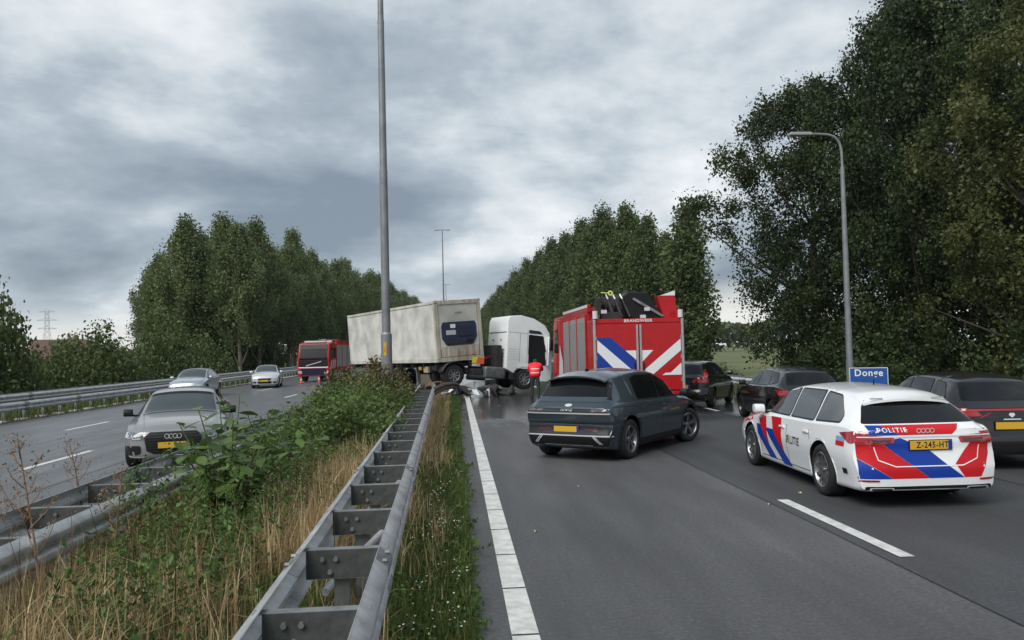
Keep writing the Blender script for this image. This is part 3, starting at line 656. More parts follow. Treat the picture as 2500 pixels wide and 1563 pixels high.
# leafy weeds
wd = leafmat('weed_leaf', (.028, .065, .014), (.12, .20, .048), .25)
def weedmass(name, label, boxes, ls, rng, m, elong=1.7, rad=.06, nn=46):
    P = []; Rn = []
    for (x0, x1, y0, y1, h, k) in boxes:
        for j in range(k):
            c = np.array([rng.uniform(x0, x1), rng.uniform(y0, y1), 0]); hh = h*rng.uniform(.45, 1.15); t = rng.rand(nn)**.75; lx, ly_ = rng.normal(size=2)*.12; r_ = rad*(1.15-.7*t)
            P.append(np.stack([c[0]+rng.normal(size=nn)*r_+lx*t, c[1]+rng.normal(size=nn)*r_+ly_*t, hh*t], 1)); Rn.append(np.clip(rng.rand()*.7+.3*rng.rand(nn), 0, 1))
    me = leaf_cloud(name, np.concatenate(P), ls, rng, m, elong, up=.3, rnd=np.concatenate(Rn)); me.materials.append(m); return tag(mobj(name, me, None), label, 'weeds', kind='stuff')
weedmass('leafy_weeds', 'small leaved green weeds among the dry grass', [(-2.65, -1.6, 5.4, 9.5, .85, 170), (-3.1, -1.3, 2.8, 6.0, .50, 150), (-1.9, -1.2, 9.5, 13, .5, 45), (-3.35, -1.9, 7.5, 13, .95, 260), (-3.5, -2.6, 10, 16, 1.0, 140)], .020, g, wd, 2.4)
blades('dead_stems', scatter(900, -3.2, -1.2, 2.8, 12, g, 1.2), .72, .007, g, leafmat('dead_stem', (.10, .05, .025), (.26, .15, .08), .1, .8), .25, 'reddish brown dead stems standing in the median weeds', 'weeds')
weedmass('verge_weeds', 'low green weeds along the edge of the asphalt', [(-.36, .09, 3.2, 15, .14, 480), (-.5, .08, 14, 36, .17, 260), (-.95, -.5, 5, 20, .2, 50)], .020, g, wd, 1.8, .05, 40)
# small white daisies
P = []
for k in range(46):
    c = np.array([g.uniform(-.46, .0), 3.6+10.5*g.rand()**1.3, 0]); n = g.randint(3, 12); P.append(np.stack([c[0]+g.normal(size=n)*.05, c[1]+g.normal(size=n)*.11, .13+.09*g.rand(n)], 1))
P = np.concatenate(P); V = []; F = []; wm = mat('petal_white', (.80, .80, .76), .7); ym = mat('daisy_yellow', (.55, .36, .03), .7); b = MB()
for p in P:
    t = Vector((g.normal()*.35, g.normal()*.35-.25, 1)).normalized(); q = t.to_track_quat('Z', 'Y').to_matrix(); r0 = g.uniform(.007, .0115); k = 7
    b.mat(0).add([Vector(p)+q @ Vector((r0*math.cos(a)*(1 if j % 2 else .55), r0*math.sin(a)*(1 if j % 2 else .55), 0)) for j, a in enumerate([i*2*math.pi/14 for i in range(14)])], [tuple(range(14))])
    b.mat(1).add([Vector(p)+q @ Vector((.0038*math.cos(a), .0038*math.sin(a), .002)) for a in [i*2*math.pi/5 for i in range(5)]], [tuple(range(5))])
o = b.build('daisies', [wm, ym]); tag(o, 'tiny white daisies dotted through the narrow verge', 'flowers', kind='stuff')
# bramble mass round the mast foot: separate bushes
BR = [shrub_meshes(501, 1.25, 1.55, 110, 75, .17, .055, lbram), shrub_meshes(502, 1.1, 1.45, 100, 75, .17, .055, lbram), shrub_meshes(503, 1.0, 1.2, 90, 70, .16, .055, leafmat('bramble_brown', (.05, .045, .018), (.17, .13, .055), .2))]
for (X0, Y0, k, s, zs, lb) in [(-2.15, 15.6, 0, .85, .92, 'dense green bramble bush beside the ladder guardrail'), (-2.35, 18.2, 1, .95, .98, 'bramble bush in the middle of the median thicket'), (-3.05, 16.6, 0, .8, .80, 'bramble bush nearest the left carriageway, reddish shoots'), (-2.1, 20.4, 0, .85, 1.0, 'bramble bush close in front of the lighting mast'), (-2.9, 20.8, 1, .9, .95, 'bramble bush left of the lighting mast foot'), (-2.2, 22.8, 2, 1.0, 1.15, 'brownish seeding weeds at the foot of the lighting mast'), (-3.2, 24.2, 2, 1.0, 1.1, 'brownish seeding weeds behind the bramble thicket'), (-2.4, 26, 2, 1.1, 1.15, 'brown weeds behind the mast, below the container'), (-3.4, 28.5, 0, 1.0, .85, 'bramble bush at the far end of the thicket'), (-1.95, 13.4, 1, .6, .72, 'small bramble bush at the near end of the thicket'), (-2.9, 13.6, 0, .7, .72, 'bramble spilling over the weed covered guardrail')]:
    tree('bramble_bush', lb, 'bush', (X0, Y0, 0), *BR[k], (s, s, s*zs), rg.uniform(0, 6), 'bushes in the median thicket', 'foliage')
# big leaved plant (elder) with large pointed leaves
def leaf_shape(L_, W_): return [(0, 0, 0), (.25*L_, .42*W_, .02*L_), (.55*L_, .5*W_, 0), (.82*L_, .25*W_, -.05*L_), (L_, 0, -.12*L_), (.82*L_, -.25*W_, -.05*L_), (.55*L_, -.5*W_, 0), (.25*L_, -.42*W_, .02*L_)]
def big_plant(name, label, loc, stems, nleaf, LL, lm, seed, spread=.3):
    g = np.random.RandomState(seed); r = tag(empty(name, loc), label, 'plant'); LM = []
    b0 = MB(); b0.add(leaf_shape(LL, LL*.6)+[(.28*LL, 0, -.015*LL), (.6*LL, 0, -.03*LL)], [(0, 1, 8), (1, 2, 9, 8), (2, 3, 9), (3, 4, 9), (4, 5, 9), (5, 6, 9), (6, 7, 8, 9), (7, 0, 8)])
    me0 = b0.mesh('leaf', smooth=60); at = me0.attributes.new('rnd', 'FLOAT', 'FACE')
    variants = []
    for v in range(4):
        m2 = me0.copy(); m2.attributes['rnd'].data.foreach_set('value', [v/4+.15]*len(m2.polygons)); m2.materials.append(lm); variants.append(m2)
    for (dx, dy, h) in stems:
        P_ = [Vector((0, 0, 0)), Vector((dx*.35, dy*.35, h*.5)), Vector((dx, dy, h))]
        st = MB().tube(P_, [.016, .012, .006], 6).build('stem', mat('stem_green', (.06, .08, .025), .7), r, smooth=50)
        for k in range(nleaf):
            t = .22+.78*k/(nleaf-1); p = P_[0].lerp(P_[1], t/.5) if t < .5 else P_[1].lerp(P_[2], (t-.5)/.5)
            az = k*2.4+g.uniform(-.4, .4); s = g.uniform(.65, 1.15)*(1.1-.35*t)
            o = link(bpy.data.objects.new('leaf', variants[g.randint(4)])); o.parent = st; o.location = p; o.scale = (s, s, s)
            o.rotation_euler = (g.uniform(-.35, .35), g.uniform(-.25, .55), az)
    return r
elder = leafmat('large_leaf', (.045, .095, .022), (.13, .20, .055), .25, .4)
big_plant('elder_plant', 'large leaved green plant leaning over the weed covered guardrail', (-2.45, 9.0, .05), [(-.35, .1, 1.45), (.1, -.2, 1.35), (.42, .25, 1.42), (-.65, .35, 1.3), (.0, .45, 1.58), (.25, -.5, .95), (-.2, -.45, 1.05), (.75, .1, 1.15), (-.45, .2, 1.1), (.6, .6, 1.4), (-.5, -.3, 1.2), (.5, -.3, 1.15), (-.3, .7, 1.5), (.9, .5, 1.1)], 20, .27, elder, 9)
big_plant('elder_plant', 'second large leaved plant further along, in front of the brambles', (-2.75, 12.2, .05), [(-.3, 0, 1.15), (.3, .2, 1.25), (0, -.3, 1.0), (.5, -.1, .95), (-.6, .2, .95)], 24, .28, elder, 10)
# tall dried dock / ragwort stalks
drym = mat('dry_stalk', (.22, .13, .075), .8, var=.3); 
def stalk(label, loc, H, seed, nb=10, lean=(0, 0)):
    g = np.random.RandomState(seed); r = tag(empty('dried_weed', loc), label, 'plant', None); b = MB(); seeds = []
    top = Vector((lean[0], lean[1], H)); b.tube([(0, 0, 0), top*.5+Vector((.01, .02, 0)), top], [.010, .008, .003], 6)
    for k in range(nb):
        t = .42+.55*k/nb; p = top*t; a = k*2.4+g.uniform(-.5, .5); l = (1.05-t)*H*.55*g.uniform(.6, 1.2); q = p+Vector((math.cos(a)*l*.55, math.sin(a)*l*.55, l*.75))
        b.tube([p, p.lerp(q, .5)+Vector((math.cos(a)*l*.08, math.sin(a)*l*.08, 0)), q], [.0045, .0035, .0018], 4)
        for j in range(5):
            u = .4+.6*j/5; e = p.lerp(q, u); e2 = e+Vector((g.normal()*.05, g.normal()*.05, .03+.03*g.rand())); b.tube([e, e2], [.0018, .001], 3)
            for s in range(5): seeds.append(np.array(e2)+g.normal(size=3)*.018)
    b.build('stalk', drym, r)
    me = leaf_cloud('seed_heads', np.array(seeds), .012, g, None); m = leafmat('seed_brown', (.14, .08, .045), (.34, .23, .13), .1, .8); me.materials.append(m); mobj('seed_heads', me, None, r)['kind'] = 'stuff'
    return r
stalk('tall reddish dried weed with spreading seed heads rising in front of the left carriageway', (-2.95, 6.1, 0), 1.55, 21, 12, (-.25, .1))
stalk('dried weed stalk with few seed heads close to the left dashes', (-3.6, 6.8, 0), 1.25, 22, 9, (-.15, 0))
stalk('thin dried weed bending beside the tall reddish one', (-3.0, 7.2, 0), 1.15, 23, 8, (.15, 0))
stalk('brown bushy dried weed in front of the grey estate car', (-3.35, 10.6, 0), .85, 24, 12, (.1, 0))
stalk('dried weed leaning over the guardrail by the left road edge', (-4.1, 9.4, 0), 1.2, 25, 10, (-.2, 0))
stalk('red stemmed dried weed bent across the corner of the median', (-2.1, 3.55, 0), .75, 26, 5, (-.35, .1))
# fallen leaves on the road
lf = mat('fallen_leaf', (.50, .44, .26), .8, var=.3)
for (px, py) in [(1297, 1298), (1960, 1213), (1880, 1240), (1405, 1190), (2350, 1220)]:
    d = Vector(((px-1250)/FPX, 1, 0)); D = CH*FPX/((py-857)-(px-1113)*ROLL*-1.0*-1) if 0 else CH*FPX/(py-857+(px-1113)*.0235)
    X0 = (px-1113)/FPX*D; a = rg.uniform(0, 6); me = bpy.data.meshes.new('fallen_leaf'); s = .026
    me.from_pydata([(s*math.cos(t+a)*(1 if j % 2 else .6), s*math.sin(t+a)*(1 if j % 2 else .6), .008+.012*(j % 3)) for j, t in enumerate([i*2*math.pi/8 for i in range(8)])], [], [tuple(range(8))])
    tag(mobj('fallen_leaf', me, lf), 'small fallen leaf lying on the wet asphalt', 'leaf', 'fallen leaves on the road').location = (X0, D, 0)
# ================================================================== VEHICLES
def wheel_meshes(key, Rt, Wt, Rr, spokes, rimmat, style=0):
    k = ('w', key)
    if k in TXT: return TXT[k]
    h = Wt/2
    t = MB().lathe([(Rr-.005, -h+.02), (Rr+.012, -h), (Rt-.05, -h-.004), (Rt-.015, -h+.012), (Rt, -h+.035), (Rt, h-.035), (Rt-.015, h-.012), (Rt-.05, h+.004), (Rr+.012, h), (Rr-.005, h-.02)], 40, closed=True).mesh('tyre', smooth=45); t.materials.append(rubber)
    r = MB(); r.lathe([(Rr, h-.012), (Rr-.012, h-.004), (Rr-.026, h-.02), (Rr-.03, -h+.03)], 40)
    r.lathe([(.001, h-.045), (.045, h-.045), (.06, h-.06), (.062, h-.1)], 16); r.lathe([(.001, h-.03), (.028, h-.03), (.03, h-.05)], 12)
    for i in range(spokes):
        a = i*2*math.pi/spokes
        for da in ((-.13, .13) if style else (0,)):
            w0, w1 = (.05, .045) if not style else (.03, .028)
            d = Vector((math.cos(a+da*.35), 0, math.sin(a+da*.35))); e = Vector((math.cos(a+da), 0, math.sin(a+da)))
            p0 = d*.035; p1 = e*(Rr-.02); tn = Vector((-e.z, 0, e.x)); y0, y1 = h-.05, h-.022
            vs = [p0-tn*w0/2+Vector((0, y0, 0)), p0+tn*w0/2+Vector((0, y0, 0)), p1+tn*w1/2+Vector((0, y1, 0)), p1-tn*w1/2+Vector((0, y1, 0))]
            r.add(vs+[v-Vector((0, .045, 0)) for v in vs], [(0, 1, 2, 3), (4, 7, 6, 5), (0, 4, 5, 1), (1, 5, 6, 2), (2, 6, 7, 3), (3, 7, 4, 0)])
    rm = r.mesh('rim', smooth=40); rm.materials.append(rimmat)
    b = MB(); b.cyl((0, h-.11, 0), (0, h-.085, 0), Rr*.78, n=24); b.cyl((0, -h+.03, 0), (0, -h+.05, 0), Rr-.015, n=24); bmesh_ = b.mesh('wheel', smooth=40); bmesh_.materials.append(darkst)
    TXT[k] = (t, rm, bmesh_); return TXT[k]
def add_wheel(root, x, y, z, ms, steer=0, name='wheel'):
    t, rm, b = ms; o = link(bpy.data.objects.new(name, b)); o.parent = root; o.location = (x, y, z)
    o.rotation_euler = (0, random.Random(x*7+y).uniform(0, 6), (math.pi if y < 0 else 0)+steer)
    for n, me in (('tyre', t), ('rim', rm)): c = link(bpy.data.objects.new(n, me)); c.parent = o
    return o

def car_body(name, rows, mats_, parent, axles, Ra, prof_f, prof_r, plan_f=.22, plan_r=.22, track=.62, pow_=4, stp=.055, cut=True):
    """rows: x, zbot, ws, zs, wm, zm, wb, zb, wr, zr, zc (sorted by x). Lofted shell with rounded ends and cut wheel arches."""
    rows = sorted(rows); A = np.array(rows, float); x0, x1 = A[0, 0], A[-1, 0]
    xq = np.unique(np.round(np.concatenate([np.arange(x0, x1, stp), A[:, 0]]), 4)); keep = [xq[0]]
    for q in xq[1:]:
        if q-keep[-1] > .018: keep.append(q)
    keep[-1] = x1; xq = np.array(keep)
    Pq = np.stack([pchip(A[:, 0], A[:, k], xq) for k in range(1, A.shape[1])], 1)
    secs = []
    for zbot, ws, zs, wm, zm, wb, zb, wr, zr, zc in Pq:
        p = [(ws*.88, zbot), (ws*.985, zbot+.02), (ws, zs), (wm, zm-.06), (wm, zm+.06), (wb+.016, zb-.03), (wb+.012, zb-.006), (wb-.02, zb+.004), (wr+.03, zr-.035), (wr-.02, zr)]
        for t in (.8, .55, .28, 0): p.append((wr*t, zr+(zc-zr)*(1-t**2.2)))
        secs.append(chaikin(p, 2))
    n = len(secs[0]); bm = bmesh.new()
    pfz, pfx = zip(*prof_f); prz, prx = zip(*prof_r); xa, xb = axles[0]+.25, axles[1]-.25
    def dfm(x, y, z):
        if x > xa:
            w_ = ((x-xa)/(x1-xa)); w_ = w_*w_*(3-2*w_); x += w_*(np.interp(z, pfz, pfx)-plan_f*min(1.15, abs(y)/.92)**pow_)
        elif x < xb:
            w_ = ((xb-x)/(xb-x0)); w_ = w_*w_*(3-2*w_); x -= w_*(np.interp(z, prz, prx)-plan_r*min(1.15, abs(y)/.92)**pow_)
        return (x, y, z)
    rings = []
    for x, s in zip(xq, secs):
        Lr = [bm.verts.new(dfm(x, y, z)) for y, z in s[:-1]]; top = bm.verts.new(dfm(x, 0, s[-1][1])); Rr_ = [bm.verts.new(dfm(x, -y, z)) for y, z in s[:-1]]
        rings.append(Lr+[top]+Rr_[::-1])
    m = len(rings[0])
    for a, b in zip(rings[:-1], rings[1:]):
        for i in range(m-1): bm.faces.new((a[i], a[i+1], b[i+1], b[i]))
    nl = 10; low = []
    for x, s, ring in ((xq[0], secs[0], rings[0]), (xq[-1], secs[-1], rings[-1])):
        rws = []
        for i in range(n-1):
            y, z = s[i]; rws.append([ring[i]]+[bm.verts.new(dfm(x, y*(1-2*k/nl), z)) for k in range(1, nl)]+[ring[m-1-i]])
        low.append(rws[0])
        for a, b in zip(rws[:-1], rws[1:]):
            for k in range(nl): bm.faces.new((a[k], a[k+1], b[k+1], b[k]))
        for k in range(nl): bm.faces.new((rws[-1][k], rws[-1][k+1], ring[n-1]))
    for j, (a, b) in enumerate(zip(rings[:-1], rings[1:])):
        la = low[0] if j == 0 else [a[0], a[m-1]]; lb_ = low[1] if j == len(rings)-2 else [b[0], b[m-1]]
        bm.faces.new(la+lb_[::-1])
    bmesh.ops.recalc_face_normals(bm, faces=bm.faces)
    me = bpy.data.meshes.new(name); bm.to_mesh(me); bm.free()
    o = mobj(name, me, None, parent)
    if cut:
        cutters = []
        for ax in axles:
            for s in (-1, 1):
                c = MB().cyl((ax, s*track, Ra*.93), (ax, s*1.3, Ra*.93), Ra, n=48).build('cutter', None); cutters.append(c)
                md = o.modifiers.new('b', 'BOOLEAN'); md.operation = 'DIFFERENCE'; md.object = c; md.solver = 'MANIFOLD'
        # evaluate in local space: parents are still at identity here
        bpy.context.view_layer.update()
        me2 = bpy.data.meshes.new_from_object(o.evaluated_get(bpy.context.evaluated_depsgraph_get()))
        o.modifiers.clear(); o.data = me2; bpy.data.meshes.remove(me); me = me2; me.name = name
        for c in cutters: bpy.data.objects.remove(c)
    me.materials.clear()
    for x in mats_: me.materials.append(x)
    mi = []
    for p in me.polygons:
        k = 0
        for ax in axles:
            if all(math.hypot(me.vertices[v].co.x-ax, me.vertices[v].co.z-Ra*.93) < Ra+.004 for v in p.vertices) and abs(p.center.y) > track-.02: k = 1
        if p.center.z < A[:, 1].min()+.04 and abs(p.normal.z) > .8: k = 1
        mi.append(k)
    me.polygons.foreach_set('material_index', mi); me.polygons.foreach_set('use_smooth', [True]*len(mi)); me.set_sharp_from_angle(angle=R(38))
    return o, bvh_of(me)
def rnd_poly(p, it=2, r=.04):
    o = []; n = len(p)
    for i in range(n):
        a, b, c = Vector(p[i-1]), Vector(p[i]), Vector(p[(i+1) % n]); d1 = a-b; d2 = c-b; r1 = min(r, d1.length*.4); r2_ = min(r, d2.length*.4)
        q0 = b+d1.normalized()*r1; q2 = b+d2.normalized()*r2_; q1 = q0*.25+b*.5+q2*.25; o += [tuple(q0), tuple(q1), tuple(q2)]
    return o
def roof_spoiler(root, bvh, m, x0, xh, x1, hw, t=.028):
    ny = 14; xs_ = [x0, (x0+xh)/2, xh, (xh+x1)/2, x1]; V = []
    for x in xs_:
        for k in range(ny+1):
            y = hw*(-1+2*k/ny)*(1 if x >= xh else 1-.0*(xh-x)); zz = lambda q: bvh.ray_cast(Vector((q, y, 9)), Vector((0, 0, -1)))[0].z
            z = zz(x)+.006 if x >= xh else zz(xh)+.006+(x-xh)*(zz(xh+.15)-zz(xh))/.15*.8
            V.append((x-.05*(abs(y)/hw)**4*(-1 if x < xh else 0), y, z))
    b = MB(); n = ny+1; N_ = len(V); b.add(V+[(x, y, z-t) for x, y, z in V], [(i*n+k, i*n+k+1, (i+1)*n+k+1, (i+1)*n+k) for i in range(4) for k in range(ny)]+[(N_+i*n+k, N_+(i+1)*n+k, N_+(i+1)*n+k+1, N_+i*n+k+1) for i in range(4) for k in range(ny)]+[(4*n+k, 4*n+k+1, N_+4*n+k+1, N_+4*n+k) for k in range(ny)]+[(i*n, (i+1)*n, N_+(i+1)*n, N_+i*n) for i in range(4)]+[(i*n+ny, N_+i*n+ny, N_+(i+1)*n+ny, (i+1)*n+ny) for i in range(4)])
    return b.build('roof_spoiler', m, root, smooth=40)
def mir(p): return [(-a, b) for a, b in p][::-1]
def arch_trim(root, bvh, axles, Ra, wd, m, s, name='arch_trim'):
    for ax in axles:
        pts = [(ax+(Ra+wd/2-.004)*math.cos(t), Ra*.93+(Ra+wd/2-.004)*math.sin(t)) for t in [R(-18+216*k/24) for k in range(25)]]
        pts = [q for q in pts if q[1] > .17]
        decal(name, strip(pts, wd), 'L' if s > 0 else 'R', bvh, m, root, off=.008, step=.3)
def mirror_part(root, x, y, z, m, s):
    b = MB(); b.prism(rnd_poly([(x+.10, z-.06), (x+.13, z+.02), (x+.08, z+.09), (x-.06, z+.08), (x-.07, z-.05)], 1), s*(y+.03), s*(y+.19))
    o = b.build('wing_mirror', m, root, bevel=.02, smooth=50); MB().bar((x+.02, s*(y-.12), z-.05), (x+.02, s*(y+.06), z-.04), .05, .04).build('mirror_arm', black, o)
    return o
def plate(root, x, y, z, s, txt=None, tilt=0, wd=.52, ht=.11):
    """number plate as thin slab facing s*x"""
    e = MB().box((x, y, z), (.012, wd+.02, ht+.02)).build('plate_holder', black, root)
    p = MB().box((x+s*.008, y, z), (.006, wd, ht)).build('number_plate', yellow, root, bevel=.002)
    MB().box((x+s*.0125, y+(-s)*(-1)*(wd/2-.022)*(1 if s < 0 else -1)*(-1 if s > 0 else 1), z), (.003, .042, ht-.004)).build('country_band', bluel, p)
    if txt:
        b = MB()
        for q in text_polys(txt, .105, .85, -1 if s < 0 else 1, (y-.02, z-.002), 1.12): b.add([(x+s*.0125, a, c) for a, c in q], [tuple(range(len(q)))])
        b.build('plate_lettering', inkm, p)
    return p
def side_windows(root, bvh, polys, m=glass, sides=(1, -1), frame=.0, fm=black, names='side_window'):
    for s in sides:
        ax = 'L' if s > 0 else 'R'
        for p in polys:
            if frame: 
                cx = sum(a for a, b in p)/len(p); cz = sum(b for a, b in p)/len(p)
                big = [(a+frame*(1 if a > cx else -1), b+frame*(1 if b > cz else -1)) for a, b in p]
                decal('window_frame', [rnd_poly(big, 1)], ax, bvh, fm, root, off=.003)
            decal(names, [rnd_poly(p, 1)], ax, bvh, m, root, off=.007)
def seams(root, bvh, lines, sides=(1, -1), wd=.012):
    for s in sides: decal('panel_gap', sum([strip(l, wd) for l in lines], []), 'L' if s > 0 else 'R', bvh, seam, root, off=.0025, step=.12)
def handles(root, bvh, pts, m, sides=(1, -1)):
    for s in sides:
        for (x, z) in pts:
            h = bvh.ray_cast(Vector((x, 4*s, z)), Vector((0, -s, 0)))
            if h[0]: MB().box((x, h[0].y+s*.012, z), (.2, .03, .032)).build('door_handle', m, root, bevel=.01)
def place(root, X, Y, h, pitch=0, roll=0, z=0): root.matrix_world = frame((X, Y, z), h, pitch, roll)

# ---------------- estate (wagon) shell
def wagon_rows(L=1.0, H=1.0, Wd=1.0):
    base = [(2.40, .22, .70, .32, .76, .55, .72, .68, .62, .72, .745), (2.22, .19, .82, .31, .88, .55, .83, .74, .68, .80, .84), (1.85, .17, .87, .31, .925, .6, .88, .82, .73, .88, .925), (1.46, .16, .88, .31, .935, .62, .895, .875, .75, .93, .975), (1.02, .16, .885, .30, .935, .62, .895, .915, .745, .985, 1.025),
            (.62, .16, .885, .30, .935, .62, .89, .93, .68, 1.20, 1.245), (.25, .16, .885, .30, .935, .62, .885, .94, .615, 1.365, 1.415), (-.25, .16, .885, .30, .935, .62, .88, .945, .585, 1.41, 1.462), (-1.2, .16, .885, .31, .935, .63, .885, .96, .57, 1.395, 1.452), (-1.7, .17, .875, .32, .93, .64, .875, .975, .56, 1.365, 1.425), (-1.95, .18, .87, .33, .925, .65, .865, .985, .56, 1.325, 1.382),
            (-2.14, .19, .87, .34, .92, .65, .86, .99, .64, 1.21, 1.25), (-2.42, .20, .86, .34, .91, .65, .85, .985, .74, 1.02, 1.04), (-2.49, .21, .85, .35, .90, .65, .84, .965, .76, .985, .995), (-2.54, .23, .84, .36, .89, .65, .825, .94, .76, .955, .96)]
    return [tuple([r[0]*L]+[v*(Wd if i in (1, 3, 5, 7) else H) for i, v in enumerate(r[1:])]) for r in base]
PF = [(.15, -.10), (.28, -.02), (.42, 0), (.6, 0), (.72, -.05), (.85, -.12)]
PRW = [(.15, -.06), (.24, -.01), (.38, .0), (.50, .0), (.60, -.03), (.72, -.055), (.82, -.05), (.90, -.07), (1.0, -.09)]

# ================= police estate car
pc = tag(empty('police_car'), 'white police estate car with red and blue striped tailgate, reading POLITIE', 'police car')
AX = (-1.46, 1.46)
bd, bv = car_body('body', wagon_rows(), [white, black], pc, AX, .385, PF, PRW, plan_r=.13, pow_=6)
side_windows(pc, bv, [[(.80, .985), (.30, 1.32), (-.12, 1.375), (-.20, .985)], [(-.27, .985), (-.19, 1.375), (-.98, 1.375), (-1.12, .995)], [(-1.20, 1.0), (-1.06, 1.37), (-1.5, 1.335), (-1.86, 1.12), (-1.90, 1.03)]], glassl, frame=.02)
decal('windscreen', [rnd_poly([(1.0, -.70), (.30, -.56), (.30, .56), (1.0, .70)], 1)], 'T', bv, glass, pc, off=.006)
decal('rear_window', [rnd_poly([(-.72, 1.03), (-.60, 1.22), (-.52, 1.30), (-.40, 1.335), (-.15, 1.352), (.15, 1.352), (.40, 1.335), (.52, 1.30), (.60, 1.22), (.72, 1.03)], 1, .02)], 'B', bv, glass, pc, off=.006, step=.04)
roof_spoiler(pc, bv, white, -1.74, -1.92, -2.07, .565)
for s in (-1, 1): MB().box((-2.045, s*.40, 1.325), (.02, .16, .018)).build('rear_flasher', lampc, pc)
seams(pc, bv, [[(.98, .93), (.94, .6), (.98, .30)], [(-.22, .97), (-.24, .3)], [(-1.02, .97), (-1.12, .72)], [(.98, .26), (-1.0, .26)]])
handles(pc, bv, [(-.05, .80), (-.98, .815)], white)
U = lambda u, v: (max(-.86, min(.86, (1690-u)/580)), .78+(665-v)/560) if v > 600 else (max(-.70, min(.70, (1690-u)/590)), .897+(590-v)/103*.118)
for nm, m, polys in [('blue_stripe', bluel, [[(1172, 487), (1370, 487), (1500, 590), (1172, 590)], [(1350, 640), (1500, 618), (1700, 700), (1815, 800), (1940, 893), (1690, 893), (1520, 770)], [(1195, 755), (1420, 893), (1195, 893)]]),
                     ('red_stripe', redl, [[(1372, 487), (1965, 487), (1885, 590), (1502, 590)], [(1185, 645), (1348, 640), (1518, 770), (1688, 893), (1423, 893), (1195, 752)], [(2010, 655), (2160, 655), (2150, 740), (2065, 893), (1943, 893), (1880, 800)]])]:
    for p in polys: decal(nm, [[U(*q) for q in p]], 'B', bv, m, pc, off=.003, step=.04)
decal('police_lettering', text_polys('POLITIE', .066, 1.25, -1, U(1445, 540), 1.35), 'B', bv, whitel, pc, off=.016, tess=False)
b = MB()
for k in range(4):
    cy, cz = U(1640+k*33, 545); h = bv.ray_cast(Vector((-9, cy, cz)), Vector((1, 0, 0))); hx = h[0].x-.012
    b.add([(hx, cy+r_*math.cos(a), cz+r_*math.sin(a)) for a in [i*2*math.pi/20 for i in range(20)] for r_ in (.030, .022)], [(2*i, 2*i+1, (2*i+3) % 40, (2*i+2) % 40) for i in range(20)])
b.build('ring_emblem', chrome, pc)
# tail lamps, wrapped round the corner, and the bright strip between
for s in (1, -1):
    lp_ = decal('tail_lamp', [[(s*a, c) for a, c in [(.40, .855), (.42, .80), (.855, .775), (.86, .86), (.84, .935), (.70, .90), (.44, .88)]]], 'B', bv, lampr, pc, off=.010, step=.02)
    decal('lamp_inner', [[(s*a, c) for a, c in [(.44, .845), (.46, .815), (.72, .80), (.72, .845)]]], 'B', bv, lampd, lp_, off=.012)
    decal('tail_lamp', [[(-2.02, .905), (-2.44, .96), (-2.44, .79), (-2.28, .80)]], 'L' if s > 0 else 'R', bv, lampr, pc, off=.008)
    decal('reflector', [rnd_poly([(s*.62, .335), (s*.88, .335), (s*.88, .36), (s*.62, .36)], 1)], 'B', bv, lampr, pc, off=.006)
    decal('sensor', [[(-2.10, .47), (-2.22, .47), (-2.22, .40), (-2.10, .40)]], 'L' if s > 0 else 'R', bv, black, pc, off=.01)
decal('light_strip', [[(.92, .872), (-.92, .872), (-.92, .886), (.92, .886)]], 'B', bv, chrome, pc, off=.014)
decal('tailgate_crease', strip([(.42, .52), (-.42, .52)], .012)+strip([(-.42, .52), (-.62, .60), (-.66, .76)], .012)+strip([(.42, .52), (.62, .60), (.66, .76)], .012), 'B', bv, white, pc, off=.006)
decal('bumper_insert', [rnd_poly([(.80, .28), (.78, .20), (-.78, .20), (-.80, .28)], 1)], 'B', bv, black, pc, off=.006)
for s in (1, -1): decal('exhaust_trim', [rnd_poly([(s*.74, .265), (s*.45, .265), (s*.45, .225), (s*.74, .225)], 1)], 'B', bv, chrome, pc, off=.012); decal('exhaust_opening', [rnd_poly([(s*.72, .257), (s*.47, .257), (s*.47, .233), (s*.72, .233)], 1)], 'B', bv, black, pc, off=.016)
decal('bumper_chrome', strip([(.44, .235), (-.44, .235)], .016), 'B', bv, chrome, pc, off=.012)
h = bv.ray_cast(Vector((-9, -.04, .775)), Vector((1, 0, 0))); plate(pc, h[0].x-.012, -.04, .775, -1, 'Z-245-HT')
for s in (1, -1):
    ax = 'L' if s > 0 else 'R'
    for q in ([(1.08, .915), (.68, .92), (.55, .46), (.92, .75)], [(.44, .92), (.02, .925), (-.08, .40), (.34, .72)], [(2.05, .80), (1.34, .905), (1.32, .80), (1.95, .70)]): decal('red_stripe', [q], ax, bv, redl, pc, off=.003)
    for q in ([(1.10, .75), (.92, .75), (.30, .25), (.62, .25), (1.04, .60)], [(.66, .72), (.34, .72), (-.34, .22), (.02, .22)]): decal('blue_stripe', [q], ax, bv, bluel, pc, off=.003)
    decal('police_lettering', text_polys('P LITIE', .16, 1.0, -s, (-.50, .63), 1.08), ax, bv, inkm, pc, off=.006, tess=False)
    fx = -.50+.165; decal('flame_emblem', [[(fx, .57), (fx+.03, .60), (fx+.03, .65), (fx+.015, .68), (fx, .73), (fx-.02, .68), (fx-.03, .64), (fx-.02, .59)]], ax, bv, mat('emblem_gold', (.35, .25, .06), .4), pc, off=.006)
    decal('number_patch', [[(-1.95, .74), (-2.18, .74), (-2.18, .80), (-1.95, .80)]], ax, bv, redl, pc, off=.005); decal('number_patch', [[(-1.95, .80), (-2.18, .80), (-2.18, .86), (-1.95, .86)]], ax, bv, mat('patch_blue', (.2, .35, .55), .4), pc, off=.005)
    mirror_part(pc, .80, .87, 1.0, white, s)
    arch_trim(pc, bv, AX, .385, .03, white, s)
